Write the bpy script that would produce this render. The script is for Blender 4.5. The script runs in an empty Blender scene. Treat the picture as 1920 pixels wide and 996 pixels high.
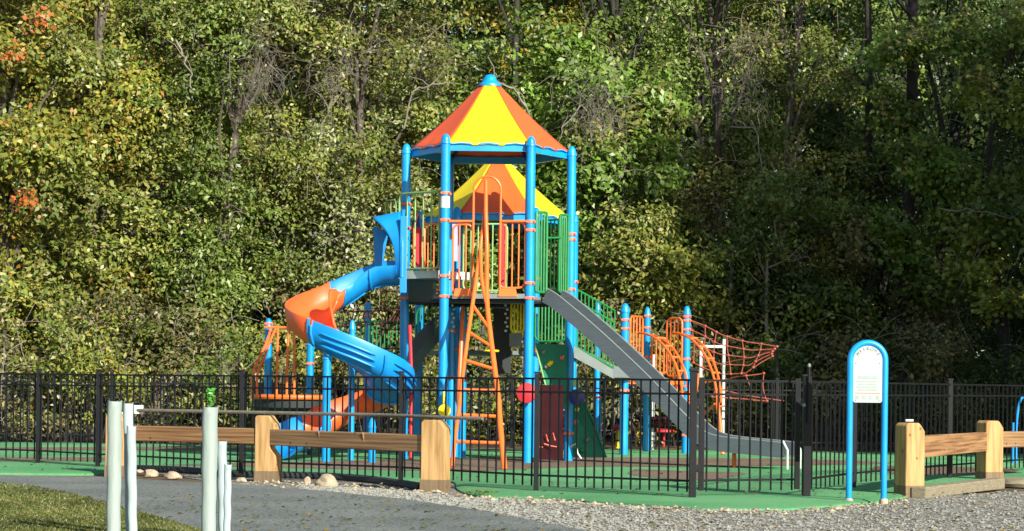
import bpy, math, random
import numpy as np
from mathutils import Vector, Matrix
R_ = math.radians
rng = np.random.default_rng(7)
random.seed(7)
scn = bpy.context.scene
col = scn.collection

# ------------------------------------------------------------------ camera, sky, sun, exposure
F = 4400.0; CX, CY = 960.0, 722.0; H = 1.1; ROLL = 0.0115
cs, sn = math.cos(ROLL), math.sin(ROLL)
cam = bpy.data.objects.new('camera', bpy.data.cameras.new('camera')); col.objects.link(cam)
cam.data.sensor_width = 36; cam.data.lens = F/1920*36
cam.data.shift_y = (CY-498)/1920
cam.data.clip_start = .5; cam.data.clip_end = 600
cam.matrix_world = Matrix(((cs, -sn, 0, 0), (0, 0, -1, 0), (sn, cs, 0, H), (0, 0, 0, 1)))
scn.camera = cam
SUN_EL, SUN_AZ = 27, 147
w = bpy.data.worlds.new('World'); scn.world = w; w.use_nodes = True
nt = w.node_tree; bg = nt.nodes['Background']
sky = nt.nodes.new('ShaderNodeTexSky'); sky.sky_type = 'NISHITA'; sky.sun_disc = False
sky.sun_elevation = R_(SUN_EL); sky.sun_rotation = R_(SUN_AZ)
nt.links.new(sky.outputs[0], bg.inputs[0]); bg.inputs[1].default_value = .09
sd = bpy.data.lights.new('sun', 'SUN'); sd.energy = 5.0; sd.angle = R_(.5); sd.color = (1, .95, .86)
sun = bpy.data.objects.new('sun', sd); col.objects.link(sun)
L = Vector((math.sin(R_(SUN_AZ))*math.cos(R_(SUN_EL)), math.cos(R_(SUN_AZ))*math.cos(R_(SUN_EL)), math.sin(R_(SUN_EL))))
sun.rotation_euler = (-L).to_track_quat('-Z', 'Y').to_euler(); sun.location = (10, -10, 20)
scn.view_settings.view_transform = 'Standard'; scn.view_settings.look = 'None'
scn.view_settings.exposure = .85; scn.view_settings.gamma = 1
scn.render.engine = 'CYCLES'

def P(x, y, Y):                       # photograph pixel at distance Y -> world point
    dx, dy = x-CX, CY-y
    return Vector(((dx*cs-dy*sn)*Y/F, Y, H+(dx*sn+dy*cs)*Y/F))
def G(x, y, z=0.0):                   # photograph pixel lying on the ground -> world point
    dx, dy = x-CX, CY-y
    q = dx*sn+dy*cs
    Y = (z-H)*F/q
    return Vector(((dx*cs-dy*sn)*Y/F, Y, z))
def Xat(x, y, Y): return P(x, y, Y).x

# ------------------------------------------------------------------ materials
def mat(name, c, rough=.5, spec=.5, metal=0, var=.12, scale=6, bump=0, bscale=60, c2=None, vstretch=None, dirt=0):
    m = bpy.data.materials.new(name); m.use_nodes = True
    n = m.node_tree; b = n.nodes['Principled BSDF']
    b.inputs['Roughness'].default_value = rough; b.inputs['Metallic'].default_value = metal
    b.inputs['Specular IOR Level'].default_value = spec
    tc = n.nodes.new('ShaderNodeTexCoord'); mp = n.nodes.new('ShaderNodeMapping')
    n.links.new(tc.outputs['Object'], mp.inputs[0])
    if vstretch: mp.inputs['Scale'].default_value = vstretch
    no = n.nodes.new('ShaderNodeTexNoise'); no.inputs['Scale'].default_value = scale; no.inputs['Detail'].default_value = 7
    no.inputs['Roughness'].default_value = .65
    n.links.new(mp.outputs[0], no.inputs[0])
    cr = n.nodes.new('ShaderNodeValToRGB')
    a = [max(0, v*(1-var)) for v in c]; d = c2 if c2 else [min(1, v*(1+var)) for v in c]
    cr.color_ramp.elements[0].color = (*a, 1); cr.color_ramp.elements[1].color = (*d, 1)
    cr.color_ramp.elements[0].position = .32; cr.color_ramp.elements[1].position = .68
    n.links.new(no.outputs[0], cr.inputs[0]); n.links.new(cr.outputs[0], b.inputs['Base Color'])
    rr = n.nodes.new('ShaderNodeMapRange'); rr.inputs[3].default_value = max(0.05, rough-.1); rr.inputs[4].default_value = min(1, rough+.15)
    n.links.new(no.outputs[0], rr.inputs[0]); n.links.new(rr.outputs[0], b.inputs['Roughness'])
    if bump:
        n2 = n.nodes.new('ShaderNodeTexNoise'); n2.inputs['Scale'].default_value = bscale; n2.inputs['Detail'].default_value = 5
        n.links.new(mp.outputs[0], n2.inputs[0])
        bp = n.nodes.new('ShaderNodeBump'); bp.inputs['Strength'].default_value = bump; bp.inputs['Distance'].default_value = .02
        n.links.new(n2.outputs[0], bp.inputs['Height']); n.links.new(bp.outputs[0], b.inputs['Normal'])
    return m
M = {}
M['blue'] = mat('blue_paint', (.002, .26, .62), .34, var=.16, scale=2.2)
M['slideblue'] = mat('blue_plastic', (.002, .22, .58), .42, var=.10, scale=2.5)
M['orange'] = mat('orange_paint', (.80, .150, .022), .38, var=.08, scale=4)
M['slideorange'] = mat('orange_plastic', (.82, .115, .02), .42, var=.08, scale=3)
M['roofo'] = mat('orange_roof_plastic', (.80, .105, .016), .45, var=.06, scale=2)
M['yellow'] = mat('yellow_plastic', (.86, .66, .006), .45, var=.05, scale=2)
M['green'] = mat('green_paint', (.012, .20, .05), .4)
M['lime'] = mat('olive_green_paint', (.24, .40, .13), .4)
M['red'] = mat('red_plastic', (.48, .02, .03), .5)
M['maroon'] = mat('maroon_plastic', (.026, .003, .005), .6, spec=.15, var=.3)  # albedo lowered: shade over the play panel is put into this colour
M['rope'] = mat('red_rope', (.33, .075, .05), .85)
M['brope'] = mat('brown_rope', (.10, .025, .02), .8)
M['boardgreen'] = mat('green_plastic_board', (.006, .17, .09), .55, spec=.3)
M['navy'] = mat('navy_plastic', (.012, .02, .12), .4)
M['steel'] = mat('brushed_steel', (.115, .14, .155), .42, metal=.4, var=.12, scale=5, vstretch=(1, 1, 8))
M['grey'] = mat('grey_coated_steel', (.15, .18, .17), .6, var=.1)
M['pale'] = mat('pale_grate', (.42, .50, .42), .6)
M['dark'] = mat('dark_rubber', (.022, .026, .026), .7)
M['olivep'] = mat('dark_green_panel', (.018, .04, .02), .5)
M['black'] = mat('black_aluminium', (.006, .007, .008), .5, spec=.25, var=.2)
M['white'] = mat('white_paint', (.62, .66, .63), .4, var=.04)
M['signwhite'] = mat('sign_white', (.37, .42, .40), .4, var=.03)
M['ink'] = mat('grey_print', (.10, .13, .13), .5)
M['inkdark'] = mat('green_print', (.22, .30, .26), .5)
M['palep'] = mat('pale_print', (.27, .34, .30), .5, var=.12, scale=20)
M['collar'] = mat('coral_clamp', (.72, .17, .09), .45)
M['lav'] = mat('lavender_plastic', (.40, .36, .62), .45)
M['guard'] = mat('translucent_green_tube', (.27, .33, .295), .5, var=.14, scale=3, vstretch=(6, 6, .7), bump=.15, bscale=14)
M['guard2'] = mat('pale_blue_tube', (.34, .42, .42), .45, var=.14, scale=3, vstretch=(6, 6, .7), bump=.15, bscale=14)
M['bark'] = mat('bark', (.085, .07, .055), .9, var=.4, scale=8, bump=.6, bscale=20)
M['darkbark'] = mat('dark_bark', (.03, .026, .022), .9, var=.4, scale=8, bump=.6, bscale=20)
M['twig'] = mat('pale_twig', (.20, .18, .145), .9, var=.35, scale=4)
M['vine'] = mat('bare_vine', (.13, .115, .09), .9, var=.35, scale=4)
M['rock'] = mat('tan_rock', (.34, .27, .18), .85, var=.35, scale=7, bump=.8, bscale=18)
M['logm'] = mat('weathered_timber', (.22, .19, .12), .85, var=.3, scale=5, vstretch=(2, 2, 14), bump=.5, bscale=30)
M['board'] = mat('grey_board', (.16, .14, .105), .85, var=.3, scale=5, vstretch=(1, 8, 8), bump=.4)

def wood(name, c1, c2, grain=(14, 14, 1.1), ringc=None):
    m = bpy.data.materials.new(name); m.use_nodes = True; n = m.node_tree; b = n.nodes['Principled BSDF']
    b.inputs['Roughness'].default_value = .75; b.inputs['Specular IOR Level'].default_value = .25
    tc = n.nodes.new('ShaderNodeTexCoord'); mp = n.nodes.new('ShaderNodeMapping'); mp.inputs['Scale'].default_value = grain
    n.links.new(tc.outputs['Object'], mp.inputs[0])
    a = n.nodes.new('ShaderNodeTexNoise'); a.inputs['Scale'].default_value = 1.6; a.inputs['Detail'].default_value = 8; a.inputs['Distortion'].default_value = .15
    n.links.new(mp.outputs[0], a.inputs[0])
    cr = n.nodes.new('ShaderNodeValToRGB'); cr.color_ramp.elements[0].position = .35; cr.color_ramp.elements[1].position = .62
    cr.color_ramp.elements[0].color = (*c1, 1); cr.color_ramp.elements[1].color = (*c2, 1)
    n.links.new(a.outputs[0], cr.inputs[0])
    v = n.nodes.new('ShaderNodeTexVoronoi'); v.inputs['Scale'].default_value = 5.5
    n.links.new(tc.outputs['Object'], v.inputs[0])
    k = n.nodes.new('ShaderNodeValToRGB'); k.color_ramp.elements[0].position = .05; k.color_ramp.elements[1].position = .13
    k.color_ramp.elements[0].color = (.35, .25, .2, 1); k.color_ramp.elements[1].color = (1, 1, 1, 1)
    n.links.new(v.outputs['Distance'], k.inputs[0])
    mx = n.nodes.new('ShaderNodeMix'); mx.data_type = 'RGBA'; mx.blend_type = 'MULTIPLY'; mx.inputs[0].default_value = .8
    n.links.new(cr.outputs[0], mx.inputs[6]); n.links.new(k.outputs[0], mx.inputs[7]); n.links.new(mx.outputs[2], b.inputs['Base Color'])
    bp = n.nodes.new('ShaderNodeBump'); bp.inputs['Strength'].default_value = .35; bp.inputs['Distance'].default_value = .01
    n.links.new(a.outputs[0], bp.inputs['Height']); n.links.new(bp.outputs[0], b.inputs['Normal'])
    return m
M['wpost'] = wood('yellow_timber', (.28, .165, .06), (.47, .29, .12))
M['wrail'] = wood('brown_timber', (.16, .085, .035), (.33, .205, .10), (.5, 9, 26))
M['wrailr'] = wood('red_brown_timber', (.15, .07, .028), (.35, .20, .09), (.5, 9, 26))
M['darkwood'] = wood('dark_timber', (.13, .09, .05), (.20, .14, .08))

def leafmat(name, trans=.3):
    m = bpy.data.materials.new(name); m.use_nodes = True; n = m.node_tree; n.nodes.clear()
    o = n.nodes.new('ShaderNodeOutputMaterial'); at = n.nodes.new('ShaderNodeAttribute'); at.attribute_name = 'leaf'
    d = n.nodes.new('ShaderNodeBsdfDiffuse'); t = n.nodes.new('ShaderNodeBsdfTranslucent'); g = n.nodes.new('ShaderNodeBsdfGlossy')
    g.inputs['Roughness'].default_value = .42; g.inputs['Color'].default_value = (.9, .9, .8, 1)
    m1 = n.nodes.new('ShaderNodeMixShader'); m1.inputs[0].default_value = trans
    m2 = n.nodes.new('ShaderNodeMixShader'); m2.inputs[0].default_value = .03
    n.links.new(at.outputs['Color'], d.inputs[0]); n.links.new(at.outputs['Color'], t.inputs[0])
    n.links.new(d.outputs[0], m1.inputs[1]); n.links.new(t.outputs[0], m1.inputs[2])
    n.links.new(m1.outputs[0], m2.inputs[1]); n.links.new(g.outputs[0], m2.inputs[2]); n.links.new(m2.outputs[0], o.inputs[0])
    return m
M['leaf'] = leafmat('leaves')

def ground_mat(name, cols, scale, fine, bump=.5, rough=.9, finemix=.5, vor=False, bdist=.02):
    m = bpy.data.materials.new(name); m.use_nodes = True; n = m.node_tree; b = n.nodes['Principled BSDF']
    b.inputs['Roughness'].default_value = rough; b.inputs['Specular IOR Level'].default_value = .25
    tc = n.nodes.new('ShaderNodeTexCoord')
    a = n.nodes.new('ShaderNodeTexNoise'); a.inputs['Scale'].default_value = scale; a.inputs['Detail'].default_value = 6
    f = n.nodes.new('ShaderNodeTexVoronoi' if vor else 'ShaderNodeTexNoise'); f.inputs['Scale'].default_value = fine
    if not vor: f.inputs['Detail'].default_value = 3
    n.links.new(tc.outputs['Object'], a.inputs[0]); n.links.new(tc.outputs['Object'], f.inputs[0])
    cr = n.nodes.new('ShaderNodeValToRGB'); e = cr.color_ramp.elements
    for i, c in enumerate(cols):
        p = .3+.4*i/(len(cols)-1)
        if i == 0: e[0].position = p; e[0].color = (*c, 1)
        elif i == len(cols)-1: e[-1].position = p; e[-1].color = (*c, 1)
        else: q = e.new(p); q.color = (*c, 1)
    mixv = n.nodes.new('ShaderNodeMix'); mixv.data_type = 'FLOAT'; mixv.inputs[0].default_value = finemix
    n.links.new(a.outputs[0], mixv.inputs[2])
    if vor:
        sp = n.nodes.new('ShaderNodeSeparateColor'); n.links.new(f.outputs['Color'], sp.inputs[0]); n.links.new(sp.outputs[0], mixv.inputs[3])
        hh = f.outputs['Distance']
    else:
        n.links.new(f.outputs[0], mixv.inputs[3]); hh = f.outputs[0]
    n.links.new(mixv.outputs[0], cr.inputs[0]); n.links.new(cr.outputs[0], b.inputs['Base Color'])
    bp = n.nodes.new('ShaderNodeBump'); bp.inputs['Strength'].default_value = bump; bp.inputs['Distance'].default_value = bdist
    n.links.new(hh, bp.inputs['Height']); n.links.new(bp.outputs[0], b.inputs['Normal'])
    return m
M['soil'] = ground_mat('leafy_soil', [(.05, .035, .02), (.11, .08, .045), (.17, .12, .07)], 1.2, 25, .6, vor=True)
M['turf'] = ground_mat('green_turf', [(.045, .18, .07), (.09, .28, .11), (.18, .40, .19)], .5, 90, .8, finemix=.55)
M['tan'] = ground_mat('tan_turf', [(.12, .085, .06), (.17, .12, .08), (.22, .16, .11)], .8, 110, .5, finemix=.45)
M['asphalt'] = ground_mat('asphalt', [(.075, .09, .08), (.13, .145, .13), (.22, .23, .205)], .9, 70, .6, finemix=.5, vor=True, bdist=.01)
M['gravel'] = ground_mat('gravel', [(.11, .10, .08), (.20, .19, .155), (.33, .32, .27)], 1.5, 28, .9, vor=True, finemix=.6)
M['lawn'] = ground_mat('lawn', [(.03, .045, .012), (.06, .08, .02), (.10, .10, .04)], 2, 60, .8, finemix=.5)
M['stone'] = mat('gravel_stone', (.18, .178, .148), .85, var=.35, scale=9, c2=(.30, .30, .255))
M['grass'] = M['leaf']

# ------------------------------------------------------------------ mesh helpers
class MB:
    def __init__(s): s.v = []; s.f = []
    def add(s, vs, fs):
        o = len(s.v); s.v += [tuple(p) for p in vs]; s.f += [tuple(i+o for i in f) for f in fs]; return s
    def box(s, c, size, rz=0, m=None, bev=0):
        x, y, z = [k/2 for k in size]; c = Vector(c)
        rot = m if m is not None else Matrix.Rotation(rz, 3, 'Z')
        if bev <= 0:
            vs = [c+rot@Vector((a*x, b*y, d*z)) for a in (-1, 1) for b in (-1, 1) for d in (-1, 1)]
            return s.add(vs, [(0, 1, 3, 2), (4, 6, 7, 5), (0, 4, 5, 1), (2, 3, 7, 6), (0, 2, 6, 4), (1, 5, 7, 3)])
        import bmesh
        bm = bmesh.new(); bmesh.ops.create_cube(bm, size=1)
        for v in bm.verts: v.co = Vector((v.co.x*2*x, v.co.y*2*y, v.co.z*2*z))
        bmesh.ops.bevel(bm, geom=bm.edges[:], offset=bev, segments=2, affect='EDGES', profile=.6)
        bm.verts.index_update()
        vs = [c+rot@v.co for v in bm.verts]; fs = [[v.index for v in f.verts] for f in bm.faces]; bm.free()
        return s.add(vs, fs)
    def tube(s, pts, r, n=8, closed=False, cap=True):
        pts = [Vector(p) for p in pts]; N = len(pts)
        rs = r if isinstance(r, (list, tuple)) else [r]*N
        ref = None; vs = []
        for i, p in enumerate(pts):
            a = pts[(i-1) % N] if (closed or i > 0) else p; b = pts[(i+1) % N] if (closed or i < N-1) else p
            t = (b-a)
            if t.length < 1e-9: t = Vector((0, 0, 1))
            t.normalize()
            if ref is None:
                ref = Vector((0, 0, 1)) if abs(t.z) < .9 else Vector((1, 0, 0))
            u = (ref-t*ref.dot(t))
            if u.length < 1e-6: u = Vector((0, 1, 0)).cross(t)
            u.normalize(); ref = u; v = t.cross(u)
            for k in range(n):
                A = 2*math.pi*k/n; vs.append(p+(u*math.cos(A)+v*math.sin(A))*rs[i])
        fs = []
        for i in range(N if closed else N-1):
            j = (i+1) % N
            for k in range(n):
                k2 = (k+1) % n; fs.append((i*n+k, i*n+k2, j*n+k2, j*n+k))
        if cap and not closed:
            fs.append(tuple(range(n-1, -1, -1))); fs.append(tuple((N-1)*n+k for k in range(n)))
        return s.add(vs, fs)
    def lathe(s, c, prof, n=20, axis=None):
        c = Vector(c); q = axis.to_track_quat('Z', 'Y').to_matrix() if axis is not None else Matrix.Identity(3)
        vs = [c+q@Vector((r*math.cos(2*math.pi*k/n), r*math.sin(2*math.pi*k/n), z)) for r, z in prof for k in range(n)]
        fs = [(i*n+k, i*n+(k+1) % n, (i+1)*n+(k+1) % n, (i+1)*n+k) for i in range(len(prof)-1) for k in range(n)]
        fs.append(tuple(range(n-1, -1, -1))); fs.append(tuple((len(prof)-1)*n+k for k in range(n)))
        return s.add(vs, fs)
    def prism(s, poly, d):            # planar polygon in 3D extruded along vector d
        poly = [Vector(p) for p in poly]; d = Vector(d); n = len(poly)
        return s.add(poly+[p+d for p in poly], [tuple(range(n-1, -1, -1)), tuple(range(n, 2*n))]+[(i, (i+1) % n, n+(i+1) % n, n+i) for i in range(n)])
    def build(s, name, m, parent=None, origin=None, smooth=False, **tags):
        O = wloc(parent) if parent is not None else Vector(origin if origin is not None else s.base())
        me = bpy.data.meshes.new(name); me.from_pydata([tuple(Vector(v)-O) for v in s.v], [], s.f); me.update()
        ms = m if isinstance(m, (list, tuple)) else [m]
        for q in ms: me.materials.append(q)
        import bmesh
        bm = bmesh.new(); bm.from_mesh(me); bmesh.ops.recalc_face_normals(bm, faces=bm.faces[:]); bm.to_mesh(me); bm.free()
        if smooth:
            me.polygons.foreach_set('use_smooth', [True]*len(me.polygons))
            try: me.set_sharp_from_angle(angle=R_(40))
            except Exception: pass
        o = bpy.data.objects.new(name, me); col.objects.link(o)
        if parent is not None: o.parent = parent
        else: o.location = O
        for k, v in tags.items(): o[k] = v
        return o
    def base(s):
        a = np.array([tuple(v) for v in s.v]); return ((a[:, 0].min()+a[:, 0].max())/2, (a[:, 1].min()+a[:, 1].max())/2, a[:, 2].min())
def wloc(o):
    v = Vector((0, 0, 0))
    while o is not None: v = v+o.location; o = o.parent
    return v
def thing(name, label, cat, loc, group=None):
    o = bpy.data.objects.new(name, None); col.objects.link(o); o.location = loc; o.empty_display_size = .2
    o['label'] = label; o['category'] = cat
    if group: o['group'] = group
    return o
def copy_tree(o, loc, label=None):
    c = o.copy(); col.objects.link(c); c.location = loc
    if label: c['label'] = label
    for ch in list(o.children):
        d = ch.copy(); col.objects.link(d); d.parent = c
        for g in list(ch.children):
            e = g.copy(); col.objects.link(e); e.parent = d
    return c
def spline(ctrl, per=8):
    c = [Vector(p) for p in ctrl]; c = [c[0]*2-c[1]]+c+[c[-1]*2-c[-2]]; out = []
    for i in range(1, len(c)-2):
        p0, p1, p2, p3 = c[i-1:i+3]
        for k in range(per):
            t = k/per
            out.append(.5*((2*p1)+(p2-p0)*t+(2*p0-5*p1+4*p2-p3)*t*t+(3*p1-p0-3*p2+p3)*t**3))
    out.append(c[-2]); return out
def sheet(name, pts, m, z, **tags):
    mb = MB(); mb.add([(p[0], p[1], z) for p in pts], [tuple(range(len(pts)))])
    o = mb.build(name, m, origin=(0, 0, 0)); 
    if o.data.polygons[0].normal.z < 0: o.data.flip_normals()
    for k, v in tags.items(): o[k] = v
    return o

# ------------------------------------------------------------------ setting
# forest floor: one large sheet, gently uneven beyond the playground
n = 90; xs = np.concatenate([np.linspace(-150, -16, 12), np.linspace(-14, 14, 40), np.linspace(16, 150, 12)])
ys = np.concatenate([np.linspace(-40, 40, 30), np.linspace(41, 70, 40), np.linspace(75, 320, 14)])
mb = MB(); vs = []
for y in ys:
    for x in xs:
        z = -.045
        if y > 41.5: z += min(1, (y-41.5)/6)*(.12*math.sin(x*.9+y*.5)+.25*math.sin(x*.23+1)+.015*(min(y, 70)-41.5))
        vs.append((x, y, z))
nx = len(xs); mb.add(vs, [(j*nx+i, j*nx+i+1, (j+1)*nx+i+1, (j+1)*nx+i) for j in range(len(ys)-1) for i in range(nx-1)])
mb.build('ground', M['soil'], origin=(0, 0, 0), smooth=True, kind='structure')
# asphalt path
top = [(-700, 880), (-300, 882), (0, 885), (200, 889), (280, 894), (450, 903), (600, 912), (760, 928), (900, 948), (1050, 975), (1150, 996), (1350, 1060), (1700, 1200)]
bot = [(900, 1400), (500, 1060), (372, 996), (300, 972), (200, 943), (130, 924), (60, 911), (0, 905), (-300, 893), (-700, 889)]
sheet('path', [G(*p) for p in top]+[G(*p) for p in bot], M['asphalt'], -.033, kind='structure')
# gravel verge
gp = [(450, 904), (600, 913), (760, 929), (900, 949), (1050, 976), (1150, 997), (1350, 1061), (1700, 1201), (2600, 1200), (2600, 905), (2000, 912), (1880, 917), (1700, 925), (1300, 925), (1000, 915), (845, 900), (700, 893), (500, 888), (280, 880)]
sheet('gravel_verge', [G(*p) for p in gp], M['gravel'], -.037, kind='structure')
# lawn
lp = [(-700, 890), (-300, 894), (0, 906), (60, 912), (130, 925), (200, 944), (300, 973), (372, 997), (500, 1061), (900, 1401), (-1500, 1401)]
sheet('lawn', [G(*p) for p in lp], M['lawn'], -.041, kind='structure')
# artificial turf of the playground: slab with a rolled edge
tp = [(-500, 880), (0, 884), (150, 885), (215, 883), (240, 872), (300, 873), (450, 884), (600, 889), (760, 895), (846, 899), (858, 914), (900, 926), (1010, 929), (1130, 937), (1280, 946), (1400, 950), (1494, 949), (1584, 941), (1680, 931), (1800, 906), (1900, 896), (2100, 888)]
outer = [G(*p) for p in tp]; ring = []
mb = MB(); out2 = spline([(p.x, p.y, 0) for p in outer], 4)
back = [Vector((14, 41.2, 0)), Vector((-20, 41.2, 0))]
loop = out2+back; nL = len(loop)
inner = []
for i, p in enumerate(loop):
    a, b = loop[i-1], loop[(i+1) % nL]; t = (b-a).normalized(); nn = Vector((-t.y, t.x, 0)); inner.append(p+nn*.10+Vector((0, 0, 0)))
mb.add([(p.x, p.y, -.06) for p in loop]+[(p.x, p.y+.02, -.02) for p in loop]+[(p.x, p.y, 0.0) for p in inner],
       [(i, (i+1) % nL, nL+(i+1) % nL, nL+i) for i in range(nL)]+[(nL+i, nL+(i+1) % nL, 2*nL+(i+1) % nL, 2*nL+i) for i in range(nL)]+[tuple(range(2*nL, 3*nL))])
mb.build('turf', M['turf'], origin=(0, 0, 0), smooth=True, kind='structure')
def band(name, px, m, z=.004):
    sheet(name, [(p.x, p.y) for p in spline([G(*q) for q in px]+[G(*px[0])], 5)[:-1]], m, z, kind='structure')
band('tan_turf_band', [(300, 872), (560, 866), (850, 860), (1100, 858), (1310, 859), (1480, 861), (1640, 866), (1660, 870), (1480, 873), (1300, 876), (1130, 875), (980, 880), (840, 884), (560, 878)], M['tan'])
band('tan_turf_patch', [(1190, 880), (1300, 884), (1400, 888), (1330, 900), (1250, 898), (1180, 890)], M['tan'])
band('tan_turf_spot', [(1640, 874), (1760, 874), (1900, 880), (1880, 888), (1720, 890), (1640, 884)], M['tan'])
band('tan_turf_strip', [(-100, 858), (120, 858), (240, 858), (240, 864), (100, 865), (-100, 864)], M['tan'])
band('far_tan_turf', [(-200, 840), (600, 838), (1200, 840), (1200, 843), (600, 843), (-200, 845)], M['tan'])
# black rubber edging in front of the left part of the fence
mb = MB(); ep = spline([G(240, 878), G(330, 881), G(450, 889), (G(600, 893)), G(700, 900), G(790, 913)], 4)
mb.tube([Vector((p.x, p.y, -.01)) for p in ep], .055, 8)
mb.build('edging', M['dark'], smooth=True, label='low black rubber edging lying along the base of the picket fence', category='edging')

# scattered gravel stones
def stones(name, polyfn, N, s0, s1, m, z, **tags):
    base = np.array([(1, 0, 0), (-1, 0, 0), (0, 1, 0), (0, -1, 0), (0, 0, 1), (0, 0, -1)], float)
    tri = np.array([(0, 2, 4), (2, 1, 4), (1, 3, 4), (3, 0, 4), (2, 0, 5), (1, 2, 5), (3, 1, 5), (0, 3, 5)])
    pts = [polyfn() for _ in range(N)]
    V = []; Fc = []
    for i, p in enumerate(pts):
        s = random.uniform(s0, s1)*random.choice((.6, 1, 1, 1.5)); a = random.uniform(0, 6.28)
        r = np.array([[math.cos(a), -math.sin(a), 0], [math.sin(a), math.cos(a), 0], [0, 0, 1]])
        q = base*np.array([s, s*random.uniform(.6, .9), s*random.uniform(.4, .7)])*rng.uniform(.75, 1.25, (6, 1))
        V.append(q@r.T+np.array([p[0], p[1], z+s*.25])); Fc.append(tri+i*6)
    V = np.concatenate(V); Fc = np.concatenate(Fc)
    mb = MB(); mb.v = [tuple(v) for v in V]; mb.f = [tuple(int(k) for k in f) for f in Fc]
    return mb.build(name, m, origin=(0, 0, 0), **tags)
def gravel_pt():
    while True:
        x = random.uniform(560, 2000); 
        lo = np.interp(x, [450, 600, 760, 855, 1000, 1280, 1494, 1680, 1760, 1900], [896, 905, 915, 926, 932, 949, 953, 938, 925, 915])
        hi = np.interp(x, [450, 600, 760, 900, 1050, 1150, 1350], [904, 914, 930, 950, 978, 998, 1060])
        y = lo+(hi-lo)*random.random()**1.1
        if y < 1010: break
    g = G(x, y); return (g.x, g.y)
# orange oak sprays
stones('gravel_stones', gravel_pt, 12000, .009, .020, M['stone'], -.037, kind='stuff', label='loose pale gravel stones', category='gravel')
def edge_pt():
    x = random.uniform(470, 1700)
    y = np.interp(x, [450, 600, 760, 855, 1000, 1280, 1494, 1680], [897, 903, 914, 925, 931, 948, 952, 937])+random.gauss(1, 3.5)
    g = G(x, y); return (g.x, g.y)
stones('edge_stones', edge_pt, 700, .014, .03, mat('pale_edge_stone', (.25, .20, .13), .85, var=.5, scale=9, c2=(.48, .41, .28)), -.035, kind='stuff', label='larger pale stones along the turf edge', category='stones')

# ------------------------------------------------------------------ leaves
def leaf_mesh(name, C, S, colr, parent=None, up=None, aspect=.46, origin=(0, 0, 0), nb=None, lobed=False, **tags):
    """one small bent leaf per centre; colr Nx3"""
    N = len(C); nrm = rng.normal(size=(N, 3))
    if nb is not None: nrm = nrm*.48+nb
    nrm /= np.linalg.norm(nrm, axis=1)[:, None]+1e-9
    t = rng.normal(size=(N, 3)); t[:, 2] -= .5
    t -= nrm*(t*nrm).sum(1)[:, None]; t /= np.linalg.norm(t, axis=1)[:, None]+1e-9
    b = np.cross(nrm, t); S = S[:, None]
    if lobed:
        shape = [(1, 0, -.1), (.35, .3, 0), (.45, .8, -.1), (-.05, .4, 0), (-.55, .62, -.08), (-.6, 0, .05), (-.55, -.62, -.08), (-.05, -.4, 0), (.45, -.8, -.1), (.35, -.3, 0)]
    else:
        shape = [(1, 0, -.15), (.05, aspect, .1), (-.8, 0, 0), (.05, -aspect, .1)]
    k = len(shape)
    V = np.stack([C+S*(a*t+w_*b+d*nrm) for a, w_, d in shape], 1).reshape(-1, 3)-np.array(origin)
    me = bpy.data.meshes.new(name); me.vertices.add(N*k); me.vertices.foreach_set('co', V.astype(np.float32).ravel())
    me.loops.add(N*k); me.loops.foreach_set('vertex_index', np.arange(N*k, dtype=np.int32))
    me.polygons.add(N); me.polygons.foreach_set('loop_start', np.arange(0, N*k, k, dtype=np.int32))
    try: me.polygons.foreach_set('loop_total', np.full(N, k, dtype=np.int32))
    except Exception: pass
    me.update(calc_edges=True)
    at = me.attributes.new('leaf', 'FLOAT_COLOR', 'FACE')
    cc = np.ones((N, 4), np.float32); cc[:, :3] = colr; at.data.foreach_set('color', cc.ravel())
    me.materials.append(M['leaf'])
    o = bpy.data.objects.new(name, me); col.objects.link(o)
    if parent is not None: o.parent = parent
    else: o.location = origin
    for kk, v in tags.items(): o[kk] = v
    return o
PAL = {  # (colour, weight)
 'olive': [((.14, .15, .035), 4), ((.19, .19, .055), 3), ((.08, .115, .025), 4), ((.215, .205, .09), 1.4), ((.14, .10, .045), .8)],
 'autumn': [((.17, .165, .035), 5), ((.24, .185, .04), 2.4), ((.26, .13, .035), .6), ((.10, .13, .025), 4), ((.34, .10, .03), .16)],
 'green': [((.10, .17, .028), 5), ((.14, .21, .045), 3), ((.06, .11, .02), 3), ((.19, .22, .08), 1.2)],
 'mid': [((.095, .135, .03), 4), ((.065, .10, .022), 4), ((.14, .165, .05), 2), ((.17, .15, .07), .6)],
 'pale': [((.20, .21, .12), 3), ((.14, .165, .06), 4), ((.28, .28, .20), 1), ((.10, .12, .035), 3)],
 'yellow': [((.21, .20, .04), 4), ((.16, .185, .04), 5), ((.27, .20, .05), 1.2), ((.11, .14, .03), 3)],
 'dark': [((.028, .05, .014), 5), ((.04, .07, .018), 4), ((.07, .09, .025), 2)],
 'brown': [((.125, .10, .05), 4), ((.165, .13, .07), 2), ((.07, .085, .028), 5), ((.19, .165, .10), .6)],
 'maple': [((.13, .175, .035), 4), ((.18, .21, .055), 3), ((.06, .10, .022), 4), ((.25, .19, .08), .6)],
 'gold': [((.27, .18, .03), 3), ((.20, .17, .035), 3), ((.12, .13, .03), 4)],
 'orange': [((.50, .13, .03), 3), ((.42, .20, .05), 1)],
}
def palette(p, N):
    c = np.array([q[0] for q in PAL[p]]); wt = np.array([q[1] for q in PAL[p]], float); wt /= wt.sum()
    return c[rng.choice(len(c), N, p=wt)]
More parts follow.
